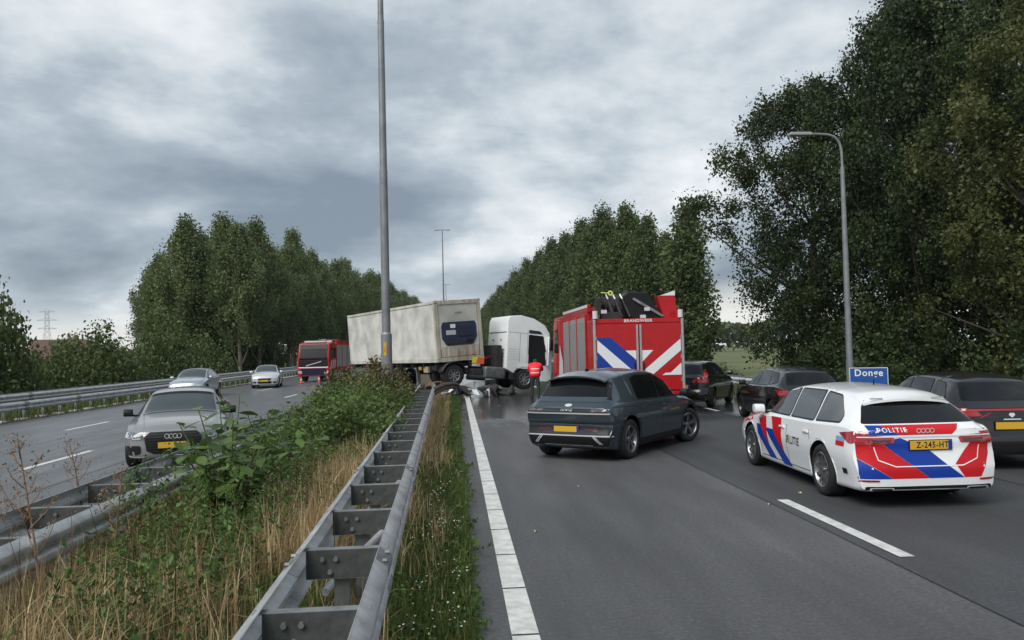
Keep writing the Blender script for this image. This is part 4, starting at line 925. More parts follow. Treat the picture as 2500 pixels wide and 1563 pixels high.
for xx in (-1.05, .05): MB().cyl((xx, -.05 if xx < -1 else .15, 1.44), (xx-.01, -.05 if xx < -1 else .15, 1.54), .012, .006, 8).build('aerial', black, pc)
WM = wheel_meshes('p', .345, .24, .243, 10, rimm)
for ax in AX:
    for s in (1, -1): add_wheel(pc, ax, s*.80, .345, WM)
place(pc, 5.88, 12.25, R(2.2))

# ================= grey estate car coming towards us
grey = mat('grey_metallic', (.30, .305, .30), .3, .5, .7)
ga = tag(empty('grey_estate_car'), 'grey metallic estate car with black grille driving along the left carriageway', 'car')
AX = (-1.41, 1.41)
bd, bv = car_body('body', wagon_rows(.965, .975, .99), [grey, black], ga, AX, .375, PF, PRW, plan_f=.24)
side_windows(ga, bv, [[(.77, .96), (.28, 1.28), (-.12, 1.335), (-.19, .96)], [(-.25, .96), (-.18, 1.335), (-.95, 1.335), (-1.08, .975)], [(-1.15, .98), (-1.02, 1.33), (-1.45, 1.30), (-1.8, 1.09), (-1.84, 1.0)]], glass, frame=.02)
decal('windscreen', [rnd_poly([(.985, -.71), (.27, -.575), (.27, .575), (.985, .71)], 1)], 'T', bv, glassl, ga, off=.006)
decal('windscreen_band', [[(.36, -.58), (.27, -.57), (.27, .57), (.36, .58)]], 'T', bv, black, ga, off=.009)
decal('rear_window', [rnd_poly([(-.65, 1.0), (-.54, 1.28), (.54, 1.28), (.65, 1.0)], 1)], 'B', bv, glass, ga)
gp = [(-.40, .70), (-.50, .62), (-.46, .36), (-.34, .30), (.34, .30), (.46, .36), (.50, .62), (.40, .70)]
gr_ = decal('grille', [gp], 'F', bv, black, ga, off=.012)
for k in range(7): z_ = .35+.05*k; wdx = .43+.02*min(k, 4) if k < 6 else .40; decal('grille_bar', [[(-wdx, z_), (wdx, z_), (wdx, z_+.010), (-wdx, z_+.010)]], 'F', bv, darkst, gr_, off=.02, step=.1)
b = MB()
for k in range(4):
    cy = -.105+.07*k; h = bv.ray_cast(Vector((9, cy, .60)), Vector((-1, 0, 0))); hx = h[0].x+.03
    b.add([(hx, cy+r_*math.cos(a), .62+r_*math.sin(a)) for a in [i*2*math.pi/20 for i in range(20)] for r_ in (.045, .035)], [(2*i, 2*i+1, (2*i+3) % 40, (2*i+2) % 40) for i in range(20)])
b.build('ring_emblem', chrome, ga)
for s in (1, -1):
    hl = decal('headlight', [[(s*a, c) for a, c in [(.50, .60), (.54, .68), (.74, .705), (.87, .70), (.86, .60), (.70, .56), (.54, .565)]]], 'F', bv, mat('headlamp_glass', (.10, .11, .12), .05, 0, 1), ga, off=.010)
    decal('running_light', strip([(s*.56, .59), (s*.70, .58), (s*.84, .62)], .022)+strip([(s*.70, .585), (s*.72, .66)], .02), 'F', bv, lampc, hl, off=.016, step=.1)
    decal('headlight_side', [[(1.78, .705), (2.12, .70), (2.12, .60), (1.95, .61)]], 'L' if s > 0 else 'R', bv, lampc, ga, off=.008)
    decal('air_intake', [rnd_poly([(s*.56, .46), (s*.56, .30), (s*.82, .27), (s*.84, .46)], 1)], 'F', bv, black, ga, off=.008)
    decal('intake_trim', strip([(s*.50, .255), (s*.84, .255)], .02), 'F', bv, chrome, ga, off=.012)
    mirror_part(ga, .78, .87, .97, black, s); arch_trim(ga, bv, AX, .375, .02, grey, s)
decal('lower_lip', [[(-.8, .225), (.8, .225), (.8, .20), (-.8, .20)]], 'F', bv, black, ga, off=.01)
decal('bonnet_crease', strip([(2.12, .52), (1.05, .66)], .006)+strip([(2.12, -.52), (1.05, -.66)], .006), 'T', bv, seam, ga, off=.002, step=.15)
h = bv.ray_cast(Vector((9, 0, .45)), Vector((-1, 0, 0))); plate(ga, h[0].x+.03, 0, .46, 1, None)
b = MB(); b.box((.0, 0, 0), (.02, .9, .0)) if 0 else None
seams(ga, bv, [[(.95, .92), (.92, .6), (.95, .3)], [(-.21, .95), (-.23, .3)]]); handles(ga, bv, [(-.05, .79), (-.95, .80)], grey)
WM2 = wheel_meshes('g', .335, .235, .235, 10, rimm)
for ax in AX:
    for s in (1, -1): add_wheel(ga, ax, s*.79, .335, WM2)
place(ga, -5.78, 17.85, R(167))

# ================= dark blue-grey crossover
ink_b = mat('ink_blue_paint', (.050, .070, .088), .3, .5, .8)
iq = tag(empty('crossover_car'), 'dark blue grey electric crossover standing askew across the lane', 'car')
AX = (-1.5, 1.5)
rows = [(2.33, .24, .74, .38, .80, .6, .76, .74, .68, .79, .81), (2.12, .21, .85, .37, .90, .62, .87, .85, .73, .91, .935), (1.5, .19, .90, .37, .945, .65, .91, .95, .77, 1.01, 1.04), (1.2, .18, .90, .37, .945, .66, .91, .98, .755, 1.05, 1.08), (.62, .18, .90, .37, .945, .67, .905, 1.0, .68, 1.34, 1.385), (.12, .18, .90, .37, .945, .67, .90, 1.01, .63, 1.495, 1.55), (-.55, .18, .90, .37, .945, .67, .90, 1.02, .625, 1.53, 1.60), (-1.3, .18, .90, .37, .945, .67, .90, 1.03, .62, 1.50, 1.585), (-1.78, .19, .89, .38, .935, .67, .885, 1.04, .615, 1.45, 1.535),
        (-1.92, .19, .885, .38, .93, .67, .88, 1.04, .63, 1.36, 1.42), (-2.08, .20, .88, .39, .92, .67, .87, 1.035, .69, 1.17, 1.195), (-2.2, .22, .865, .40, .905, .67, .855, 1.015, .74, 1.055, 1.065), (-2.255, .24, .85, .41, .89, .67, .84, .99, .76, 1.01, 1.015), (-2.29, .26, .84, .42, .88, .67, .83, .965, .76, .98, .985)]
PRI = [(.2, -.12), (.30, -.06), (.42, .0), (.52, -.01), (.56, -.05), (.70, -.06), (.72, -.02), (.92, .02), (.95, -.03), (1.0, -.05)]
rows = [r[:8]+tuple([r[8]])+(r[9]*1.035, r[10]*1.035) if r[0] < 1.0 and r[0] > -1.8 else r for r in rows]
bd, bv = car_body('body', rows, [ink_b, black], iq, AX, .42, PF, PRI, plan_r=.07, pow_=8)
side_windows(iq, bv, [[(1.02, 1.06), (.52, 1.38), (.08, 1.49), (-.02, 1.06)], [(-.06, 1.06), (.04, 1.50), (-.75, 1.515), (-1.02, 1.46), (-1.06, 1.08)]], glass, frame=.02)
decal('windscreen', [rnd_poly([(1.16, -.72), (.2, -.60), (.2, .60), (1.16, .72)], 1)], 'T', bv, glass, iq)
decal('rear_window', [rnd_poly([(-.74, 1.17), (-.61, 1.47), (.61, 1.47), (.74, 1.17)], 1)], 'B', bv, glass, iq, off=.006)
for s in (1, -1): decal('quarter_glass', [[(-1.72, 1.43), (-1.86, 1.43), (-2.08, 1.13), (-1.98, 1.10)]], 'L' if s > 0 else 'R', bv, glass, iq, off=.006)
roof_spoiler(iq, bv, ink_b, -1.55, -1.74, -1.97, .62)
decal('tailgate_band', strip([(.76, 1.075), (-.76, 1.075)], .006), 'B', bv, seam, iq)
lb = decal('lamp_band', [[(.84, .905), (-.84, .905), (-.81, .965), (.81, .965)]], 'B', bv, black, iq, off=.006)
for s in (1, -1):
    for k in range(2): decal('tail_lamp', [[(s*(.50+.165*k), .915), (s*(.65+.165*k), .915), (s*(.64+.165*k), .957), (s*(.50+.165*k), .957)]], 'B', bv, mat('smoked_lamp', (.10, .075, .08), .1, 0, 1), lb, off=.012)
decal('brand_lettering', text_polys('IONIQ', .05, 1.1, -1, (0, .935), 1.7), 'B', bv, chrome, lb, off=.02, tess=False)
decal('chrome_bar', [[(.86, .868), (-.86, .868), (-.86, .892), (.86, .892)]], 'B', bv, chrome, iq, off=.016)
em = [(.075*math.cos(a), 1.018+.026*math.sin(a)) for a in [i*2*math.pi/20 for i in range(20)]]; decal('emblem', [em], 'B', bv, chrome, iq, off=.012, step=.2)
decal('lower_garnish', [[(.88, .50), (-.88, .50), (-.86, .63), (-.40, .655), (.40, .655), (.86, .63)]], 'B', bv, mat('garnish', (.02, .02, .023), .4, spec=.25), iq, off=.008)
for s in (1, -1): decal('fog_reflector', [[(s*.34, .565), (s*.62, .565), (s*.60, .62), (s*.36, .62)]], 'B', bv, lampd, iq, off=.014)
decal('chrome_line', strip([(.88, .475), (.56, .478), (-.56, .478), (-.88, .475)], .020), 'B', bv, chrome, iq, off=.014)
for s in (1, -1): decal('chrome_slash', strip([(s*.50, .49), (s*.66, .33)], .018)+strip([(s*.54, .49), (s*.70, .33)], .014), 'B', bv, chrome, iq, off=.014, step=.1)
decal('rear_cladding', [[(.86, .45), (-.86, .45), (-.78, .22), (.78, .22)]], 'B', bv, black, iq, off=.006)
decal('skid_trim', strip([(.50, .30), (-.50, .30)], .018), 'B', bv, steel2, iq, off=.012)
h = bv.ray_cast(Vector((-9, 0, .585)), Vector((1, 0, 0))); plate(iq, h[0].x-.02, .03, .585, -1, None)
seams(iq, bv, [[(1.12, .97), (1.08, .6), (1.05, .36)], [(-.04, 1.03), (-.06, .36)], [(-1.02, 1.05), (-1.02, .86)], [(1.3, .93), (.2, .925), (-1.2, .95), (-2.1, .99)]])
handles(iq, bv, [(.12, .90), (-.92, .92)], ink_b)
for s in (1, -1):
    decal('sill_cladding', [[(1.12, .34), (-1.12, .34), (-1.12, .20), (1.12, .20)]], 'L' if s > 0 else 'R', bv, black, iq, off=.006)
    arch_trim(iq, bv, AX, .42, .055, black, s); mirror_part(iq, .98, .89, 1.08, black, s)
    decal('door_crease', strip([(.95, .42), (.2, .50), (-.95, .66)], .008), 'L' if s > 0 else 'R', bv, ink_b, iq, off=.012)
MB().prism([(-1.25, 1.58), (-1.45, 1.67), (-1.5, 1.67), (-1.48, 1.57)], -.02, .02).build('aerial_fin', black, iq, bevel=.008)
WM3 = wheel_meshes('i', .365, .25, .255, 5, rimm, 1)
for ax in AX:
    for s in (1, -1): add_wheel(iq, ax, s*.80, .365, WM3, steer=(-R(20) if ax > 0 else 0))
place(iq, 3.38, 16.75, R(37))

# ================= other cars (hatchback shell)
def hatch_rows(L=1.0, H=1.0, Wd=1.0):
    b = [(2.12, .22, .70, .33, .76, .55, .72, .68, .62, .73, .76), (1.92, .19, .82, .32, .86, .56, .82, .77, .68, .84, .875), (1.31, .17, .85, .32, .90, .62, .86, .89, .73, .95, .995), (.98, .17, .855, .31, .90, .62, .86, .93, .725, 1.0, 1.045), (.50, .17, .855, .31, .90, .63, .855, .95, .655, 1.25, 1.295), (.10, .17, .855, .31, .90, .63, .85, .96, .595, 1.38, 1.435), (-.5, .17, .855, .31, .90, .64, .85, .975, .57, 1.405, 1.46), (-1.2, .17, .855, .32, .90, .65, .85, .99, .56, 1.37, 1.43), (-1.6, .18, .85, .33, .895, .66, .84, 1.0, .55, 1.315, 1.37),
         (-1.72, .19, .845, .34, .89, .66, .83, 1.0, .57, 1.23, 1.28), (-1.92, .20, .83, .35, .88, .66, .815, .985, .64, 1.04, 1.065), (-2.03, .22, .815, .36, .865, .66, .80, .96, .67, .98, .99), (-2.10, .24, .80, .37, .85, .66, .78, .93, .67, .94, .945)]
    return [tuple([r[0]*L]+[v*(Wd if i in (1, 3, 5, 7) else H) for i, v in enumerate(r[1:])]) for r in b]
PRH = [(.15, -.08), (.28, -.01), (.45, .02), (.56, .0), (.62, -.04), (.8, -.05), (.95, -.07)]
def hatch(name, label, paint_, X, Y, h, L=1.0, H=1.0, Wd=1.0, wheelm=None, tail=None, nose=True, gl=glass, plate_f=False, plate_r=True):
    r = tag(empty(name), label, 'car'); AX = (-1.31*L, 1.31*L); Ra = .365
    bd, bv = car_body('body', hatch_rows(L, H, Wd), [paint_, black], r, AX, Ra, PF, PRH, stp=.075)
    f = lambda p: [(a*L, b*H) for a, b in p]
    side_windows(r, bv, [f([(.76, .99), (.28, 1.27), (-.06, 1.355), (-.14, .995)]), f([(-.20, .995), (-.12, 1.36), (-.85, 1.345), (-1.02, 1.02)]), f([(-1.09, 1.03), (-.95, 1.335), (-1.25, 1.30), (-1.52, 1.10)])], gl, frame=.015)
    decal('windscreen', [rnd_poly([(.95*L, -.69), (.14*L, -.56), (.14*L, .56), (.95*L, .69)], 1)], 'T', bv, gl, r)
    decal('rear_window', [rnd_poly([(-.64, 1.05*H), (-.55, 1.32*H), (.55, 1.32*H), (.64, 1.05*H)], 1)], 'B', bv, glass, r)
    for s in (1, -1):
        if tail == 'tall':
            decal('tail_lamp', [[(s*.60, 1.26*H), (s*.66, 1.26*H), (s*.82, .92*H), (s*.84, .80*H), (s*.62, .80*H), (s*.70, .95*H)]], 'B', bv, lampr, r, off=.01)
            decal('tail_lamp', [[(-1.72*L, 1.22*H), (-1.80*L, 1.2*H), (-2.02*L, .92*H), (-2.04*L, .80*H), (-1.90*L, .82*H), (-1.92*L, .95*H)]], 'L' if s > 0 else 'R', bv, lampr, r, off=.01)
        else:
            decal('tail_lamp', [[(s*.44, .83*H), (s*.86, .80*H), (s*.86, .93*H), (s*.50, .90*H)]], 'B', bv, lampr, r, off=.01)
            decal('tail_lamp', [[(-1.80*L, .91*H), (-2.04*L, .93*H), (-2.04*L, .80*H), (-1.92*L, .82*H)]], 'L' if s > 0 else 'R', bv, lampr, r, off=.01)
        if nose:
            decal('headlight', [[(s*.40, .64), (s*.44, .70), (s*.78, .735), (s*.80, .62), (s*.56, .58)]], 'F', bv, lampc, r, off=.01)
            decal('fog_intake', [rnd_poly([(s*.50, .42), (s*.50, .32), (s*.76, .32), (s*.74, .42)], 1)], 'F', bv, black, r, off=.008)
        mirror_part(r, .74*L, .84*Wd, 1.0*H, paint_, s); arch_trim(r, bv, AX, Ra, .025, black, s)
    if tail == 'bar':
        decal('light_bar', [[(.80, .905*H), (-.80, .905*H), (-.80, .935*H), (.80, .935*H)]], 'B', bv, mat('red_bar', (.42, .02, .03), .15, 0, 1), r, off=.014)
        decal('brand_emblem', [[(.05, .84*H), (.0, .80*H), (-.05, .84*H), (-.03, .87*H), (.03, .87*H)]], 'B', bv, chrome, r, off=.014); decal('brand_lettering', strip([(.13, .775*H), (-.13, .775*H)], .018), 'B', bv, chrome, r, off=.014, step=.2)
    decal('rear_diffuser', [[(.78, .34), (-.78, .34), (-.72, .23), (.72, .23)]], 'B', bv, black, r, off=.006)
    if nose:
        decal('grille', [rnd_poly([(-.42, .62), (.42, .62), (.36, .50), (-.36, .50)], 1)], 'F', bv, black, r, off=.01); decal('lower_grille', [rnd_poly([(-.44, .44), (.44, .44), (.40, .30), (-.40, .30)], 1)], 'F', bv, black, r, off=.008)
    if plate_f: hh = bv.ray_cast(Vector((9, 0, .46)), Vector((-1, 0, 0))); plate(r, hh[0].x+.03, 0, .47, 1)
    if plate_r: hh = bv.ray_cast(Vector((-9, 0, .68)), Vector((1, 0, 0))); plate(r, hh[0].x-.02, 0, .68*H, -1)
    seams(r, bv, [[(.92*L, .94*H), (.9*L, .32)], [(-.16*L, .98*H), (-.18*L, .32)], [(-1.0*L, 1.0*H), (-1.06*L, .75)]]); handles(r, bv, [(0, .82*H), (-.9*L, .84*H)], paint_)
    wm = wheelm or WM4
    for ax in AX:
        for s in (1, -1): add_wheel(r, ax, s*.76*Wd, .325, wm)
    place(r, X, Y, h); return r
WM4 = wheel_meshes('h', .325, .22, .225, 7, rimm); WM5 = wheel_meshes('hd', .325, .22, .225, 5, rimd, 1)
silver = mat('silver_paint', (.60, .61, .62), .3, .3, .6); pale = mat('pale_blue_grey_paint', (.36, .41, .45), .3, .4, .7)
blk = mat('black_paint', (.005, .005, .006), .22, 0, .6); dkg = mat('dark_grey_paint', (.016, .0155, .018), .25, .3, .7); dkv = mat('anthracite_paint', (.010, .009, .011), .25, .2, .7)
hatch('silver_car', 'small silver car with wet reflection driving on the left carriageway ahead of the fire engine', silver, -12.3, 54.3, R(172), .97, .99, .97, plate_f=True, gl=glassl)
hatch('pale_car', 'pale blue grey car behind the grey estate car', pale, -13.5, 43.5, R(177), 1.03, 1.02, 1.0, gl=glassl)
hatch('black_crossover', 'black car with tall upright tail lamps parked beside the fire truck', blk, 8.45, 28.2, R(31), 1.02, 1.06, 1.0, WM5, 'tall')
hatch('dark_coupe', 'dark car with its rear window reflecting the sky parked behind the police car', dkv, 8.85, 21.4, R(5), 1.10, 1.0, 1.02, WM5)
hatch('dark_hatchback', 'anthracite hatchback with full width red light bar beside the police car', dkg, 9.0, 14.4, R(9), 1.06, 1.03, 1.02, WM5, 'bar')
# ================================================================== TRUCKS
fred = mat('fire_red', (.42, .005, .008), .38, 0, .2, spec=.35, var=.10)
trw = mat('truck_white', (.74, .75, .75), .35, 0, .5, var=.05, vscale=2)
shut = mat('shutter_alu', (.42, .43, .43), .4, .5, var=.12)
cblk = mat('chassis_black', (.018, .017, .017), .65, var=.4, vscale=6)
TW = wheel_meshes('t', .50, .30, .29, 8, steel2)
def shell(name, prof, hw, m, parent, bevel=.06, tw=1.0, z_taper=None):
    """cab / body: side profile extruded over the width; upper part drawn in by tw"""
    b = MB().prism(prof, -hw, hw); me = b.mesh(name, bevel=bevel, smooth=40, segs=3)
    if tw != 1.0:
        z0_ = z_taper; z1_ = max(z for x, z in prof)
        for v in me.vertices:
            if v.co.z > z0_: v.co.y *= 1-(1-tw)*(v.co.z-z0_)/(z1_-z0_)
    o = mobj(name, me, m, parent); return o, bvh_of(me)

# ---------------- white tractor unit (jackknifed), origin at front axle centre on ground
tu = tag(empty('truck_tractor'), 'white jackknifed lorry tractor unit standing across the lane', 'lorry')
prof = [(-1.05, .95), (-1.05, 3.45), (-.95, 3.70), (-.35, 3.78), (.35, 3.66), (.95, 3.35), (1.22, 2.95), (1.38, 1.9), (1.42, 1.0), (1.42, .42), (.62, .42), (.58, .75), (.40, .98), (-.45, .98), (-.62, .75)]
cab, cv_ = shell('cab', prof, 1.22, trw, tu, .045, .95, 2.6)
for s in (1, -1):
    ax = 'L' if s > 0 else 'R'
    decal('door_window', [rnd_poly([(1.08, 1.95), (.88, 2.76), (.10, 2.80), (.10, 1.72), (.55, 1.66)], 1, .06)], ax, cv_, glass, tu, off=.008)
    decal('roof_side_window', [rnd_poly([(.85, 2.86), (.70, 3.02), (.10, 3.05), (.10, 2.86)], 1)], ax, cv_, glass, tu, off=.008)
    decal('panel_gap', sum([strip(l, .014) for l in ([(.05, 3.0), (.05, 1.0)], [(-1.0, 2.85), (.05, 2.85)], [(1.1, 1.75), (.98, 2.1), (.8, 2.8)], [(-.35, 2.85), (-.35, 1.0)])], []), ax, cv_, seam, tu, off=.004, step=.3)
    for k in range(5): decal('side_rib', [[(-.98, 1.45+.13*k), (-.40, 1.45+.13*k), (-.40, 1.475+.13*k), (-.98, 1.475+.13*k)]], ax, cv_, mat('rib_grey', (.5, .51, .52), .5), tu, off=.006, step=.3)
    MB().box((1.30, s*1.42, 2.35), (.18, .20, .62)).build('mirror', black, tu, bevel=.04)
    MB().bar((1.15, s*1.15, 2.62), (1.28, s*1.42, 2.62), .05, .04).build('mirror_arm', black, tu)
    decal('sill_panel', [[(.40, 1.02), (-.45, 1.02), (-.45, 1.30), (.40, 1.30)]], ax, cv_, trw, tu, off=.012)
decal('door_opening', [rnd_poly([(1.10, 1.22), (.90, 2.77), (.12, 2.80), (.12, 1.22)], 1, .06)], 'R', cv_, mat('cab_interior', (.012, .012, .013), .8, spec=.1), tu, off=.014)
dr = MB().prism(rnd_poly([(0, 1.2), (.95, 1.2), (.95, 1.9), (.72, 2.74), (0, 2.76)], 1, .05), -.03, .03).build('open_door', trw, tu, bevel=.015); dr.location = (1.12, -1.2, 0); dr.rotation_euler = (0, 0, R(-112))
for s in (-.5, .5): MB().cyl((-1.05, s, 2.45), (-1.09, s, 2.45), .04, n=10).build('back_wall_fitting', black, tu)
for k in range(4): MB().box((-1.06, 0, 1.45+.17*k), (.03, 1.9, .05)).build('back_wall_rib', trw, tu, bevel=.01)
MB().box((-1.06, 0, 2.86), (.02, 2.2, .03)).build('back_wall_seam', seam, tu)
decal('windscreen', [rnd_poly([(-1.02, 1.85), (-.98, 2.75), (.98, 2.75), (1.02, 1.85)], 1)], 'F', cv_, glass, tu, off=.01)
decal('front_grille', [rnd_poly([(-.85, .9), (-.85, 1.65), (.85, 1.65), (.85, .9)], 1)], 'F', cv_, black, tu, off=.01)
for s in (1, -1): decal('headlight', [rnd_poly([(s*.75, .6), (s*1.12, .62), (s*1.12, .85), (s*.8, .82)], 1)], 'F', cv_, lampc, tu, off=.01)
b = MB(); b.box((-1.9, .42, .78), (4.8, .10, .26)); b.box((-1.9, -.42, .78), (4.8, .10, .26))
for k in range(5): b.box((-.2-1.0*k, 0, .78), (.12, .8, .2))
b.build('chassis_frame', cblk, tu)
MB().box((-3.25, 0, 1.05), (1.0, .9, .14)).build('fifth_wheel', cblk, tu, bevel=.03)
MB().box((-1.55, -.92, .72), (1.1, .55, .58)).build('fuel_tank', mat('tank_alu', (.14, .145, .15), .45, .5, var=.4), tu, bevel=.12, smooth=40, segs=4)
MB().box((-1.55, .92, .72), (1.1, .55, .58)).build('battery_box', cblk, tu, bevel=.05)
MB().box((-1.35, 0, 1.55), (.30, 2.0, 1.2)).build('exhaust_stack_housing', cblk, tu, bevel=.05)
MB().box((-2.4, -.75, .62), (.55, .5, .5)).build('air_tank_box', cblk, tu, bevel=.06); MB().box((-.55, -1.0, .62), (.5, .4, .36)).build('cab_step', cblk, tu, bevel=.03)
MB().cyl((-2.9, -.95, .45), (-2.0, -.95, .45), .13, n=14).build('air_cylinder', cblk, tu, smooth=40)
for k in range(5): MB().tube(chaikin([(-1.25, -.5+.22*k, 1.75), (-1.9, -.55+.2*k, 1.35), (-2.5, -.4+.15*k, 1.55), (-3.0, -.3+.1*k, 1.25)], 2), .02, 6).build('air_hose', black if k % 2 else mat('hose_red', (.25, .02, .02), .5), tu, smooth=60)
for s in (1, -1): MB().box((-.52, s*1.0, .5), (.05, .5, .8)).build('mud_flap', black, tu)
for s in (1, -1):
    add_wheel(tu, 0, s*1.04, .5, TW)
    add_wheel(tu, -3.6, s*.98, .5, TW); add_wheel(tu, -3.6, s*.66, .5, TW)
    pts = [(-3.6+.62*math.cos(t), .52+.62*math.sin(t)) for t in [R(5+170*k/14) for k in range(15)]]
    b = MB(); vs = [(x, s*(.55 if j == 0 else 1.22), z) for x, z in pts for j in (0, 1)]
    b.add(vs, [(2*i, 2*i+1, 2*i+3, 2*i+2) for i in range(14)]); o = b.build('mudguard', cblk, tu, smooth=60); o.modifiers.new('t', 'SOLIDIFY').thickness = .02
    pts = [(.66*math.cos(t), .50+.60*math.sin(t)) for t in [R(15+150*k/12) for k in range(13)]]
    b = MB(); vs = [(x, s*(.9 if j == 0 else 1.235), z) for x, z in pts for j in (0, 1)]
    b.add(vs, [(2*i, 2*i+1, 2*i+3, 2*i+2) for i in range(12)]); o = b.build('wheel_arch', black, tu, smooth=60); o.modifiers.new('t', 'SOLIDIFY').thickness = .02
hv = mat('hivis_yellow', (.55, .60, .04), .6); hr = mat('hivis_orange', (.72, .10, .03), .6)
mk = MB().box((-2.40, -1.0, 1.28), (.62, .03, .34)).build('marker_board', hr, tu, bevel=.01)
b = MB(); b.add([(-2.70, -1.018, 1.13), (-2.52, -1.018, 1.13), (-2.42, -1.018, 1.43), (-2.70, -1.018, 1.43)], [(0, 1, 2, 3)]); b.build('marker_stripe', hv, mk)
for o in tu.children:
    if o.type == 'MESH' and not o.name.startswith('wheel'):
        for v in o.data.vertices:
            if v.co.z > 1.0: v.co.z = 1+(v.co.z-1)*.93
place(tu, 2.85, 40.6, R(70), R(-5), 0, .12)

# ---------------- skeletal trailer and refrigerated container (pitched and rolled on the wreck)
CF = frame((-2.45, 44.3, 1.55), R(153.5), R(.55), R(-3.4))   # container centre, bottom
tl = tag(empty('container_trailer', mtx=CF), 'dark skeletal trailer under the old refrigerated container', 'trailer')
b = MB(); b.box((0, .45, -.16), (12.2, .14, .28)); b.box((0, -.45, -.16), (12.2, .14, .28))
for k in range(9): b.box((-5.6+1.4*k, 0, -.14), (.12, 2.3, .18))
b.build('chassis_frame', cblk, tl)
for s in (1, -1):
    for k in range(3): add_wheel(tl, -5.0+1.32*k, s*1.0, -.93, TW)
    MB().box((2.6, s*.75, -.75), (.16, .16, 1.1)).build('landing_leg', steel2, tl); MB().box((2.6, s*.75, -1.28), (.3, .3, .05)).build('landing_foot', steel2, tl)
    MB().box((-.2, s*1.15, -.55), (3.2, .05, .5)).build('side_guard', cblk, tl)
for k in range(3): MB().cyl((-5.0+1.32*k, -1.0, -.93), (-5.0+1.32*k, 1.0, -.93), .07, n=10).build('axle', cblk, tl)
MB().box((4.3, -.95, -.35), (.5, .3, .3)).build('tool_box', mat('tool_cream', (.4, .35, .22), .6), tl, bevel=.03)
MB().box((3.6, -1.05, -.28), (.3, .05, .16)).build('side_lamp', mat('amber', (.6, .3, .05), .3), tl)
def dirty(name, base, rustc, amt, sc=(1, 1, .12)):
    m = bpy.data.materials.new(name); m.use_nodes = True; t = m.node_tree; b = t.nodes['Principled BSDF']; lk = t.links.new; nn = lambda k: t.nodes.new(k)
    tc = nn('ShaderNodeTexCoord'); mp = nn('ShaderNodeMapping'); mp.inputs['Scale'].default_value = sc; lk(tc.outputs['Object'], mp.inputs[0])
    n1 = nn('ShaderNodeTexNoise'); n1.inputs['Scale'].default_value = 5; n1.inputs['Detail'].default_value = 8; n1.inputs['Roughness'].default_value = .7; lk(mp.outputs[0], n1.inputs['Vector'])
    n2 = nn('ShaderNodeTexNoise'); n2.inputs['Scale'].default_value = 1.1; n2.inputs['Detail'].default_value = 6; lk(tc.outputs['Object'], n2.inputs['Vector'])
    r1 = nn('ShaderNodeValToRGB'); r1.color_ramp.elements[0].position = .3; r1.color_ramp.elements[0].color = (*[c*.62 for c in base], 1); r1.color_ramp.elements[1].position = .62; r1.color_ramp.elements[1].color = (*base, 1); lk(n2.outputs[0], r1.inputs[0])
    r2 = nn('ShaderNodeValToRGB'); r2.color_ramp.elements[0].position = amt; r2.color_ramp.elements[0].color = (0, 0, 0, 1); r2.color_ramp.elements[1].position = min(1, amt+.16); r2.color_ramp.elements[1].color = (1, 1, 1, 1); lk(n1.outputs[0], r2.inputs[0])
    mx = nn('ShaderNodeMix'); mx.data_type = 'RGBA'; lk(r2.outputs[0], mx.inputs[0]); lk(r1.outputs[0], mx.inputs[6]); mx.inputs[7].default_value = (*rustc, 1); lk(mx.outputs[2], b.inputs['Base Color']); b.inputs['Roughness'].default_value = .6
    return m
cpan = dirty('container_panel', (.68, .67, .62), (.26, .235, .19), .585, (3.5, 3.5, .16)); cfrm = dirty('container_frame', (.60, .59, .53), (.30, .18, .10), .60, (1, 1, .5)); crus = dirty('container_rusty', (.50, .46, .38), (.22, .11, .06), .50)
ct = tag(empty('reefer_container', mtx=CF), 'weathered cream refrigerated container with dark blue cooling unit', 'container')
b = MB(); b.box((0, 0, 1.45), (11.98, 2.34, 2.72)); b.build('box_core', cpan, ct)
for s in (1, -1):
    for k in range(11): MB().box((-5.42+1.084*k, s*1.182, 1.45), (1.07, .03, 2.55)).build('side_panel', cpan, ct, bevel=.008)
    MB().box((0, s*1.19, .09), (11.9, .07, .17)).build('bottom_rail', cfrm, ct); MB().box((0, s*1.19, 2.83), (11.9, .06, .12)).build('top_rail', cfrm, ct)
    for e in (1, -1):
        MB().box((e*6.0, s*1.14, 1.45), (.19, .16, 2.6)).build('corner_post', crus if e > 0 else cfrm, ct, bevel=.01)
        for z in (.07, 2.84): MB().box((e*6.0, s*1.135, z), (.20, .18, .125)).build('corner_casting', crus, ct, bevel=.01)
for z, ht in ((.10, .2), (2.80, .18)): MB().box((6.05, 0, z), (.08, 2.1, ht)).build('end_sill', crus, ct)
MB().box((6.02, 0, 2.25), (.06, 2.08, .88)).build('evaporator_cover', dirty('cover_grey', (.52, .52, .47), (.2, .17, .13), .62), ct, bevel=.01)
MB().box((6.06, 0, 2.33), (.04, .34, .12)).build('nameplate', mat('plate_grey', (.35, .35, .34), .5), ct, bevel=.02)
for s in (-.85, .85): MB().box((6.04, s, 1.2), (.05, .36, 1.2)).build('side_cover', MT.get('cg') or cpan, ct, bevel=.01)
nav = mat('unit_navy', (.018, .026, .06), .5, var=.3)
pz = [(-.93, 1.70), (-.84, 1.86), (.84, 1.86), (.93, 1.70), (.93, 1.10), (.72, .76), (-.72, .76), (-.93, 1.10)]
b = MB(); n = len(pz); b.add([(6.02, y_, z_) for y_, z_ in pz]+[(6.10, y_, z_) for y_, z_ in pz], [tuple(range(n)), tuple(range(2*n-1, n-1, -1))]+[(i, n+i, n+(i+1) % n, (i+1) % n) for i in range(n)]); cu_ = b.build('cooling_unit', nav, ct, bevel=.02)
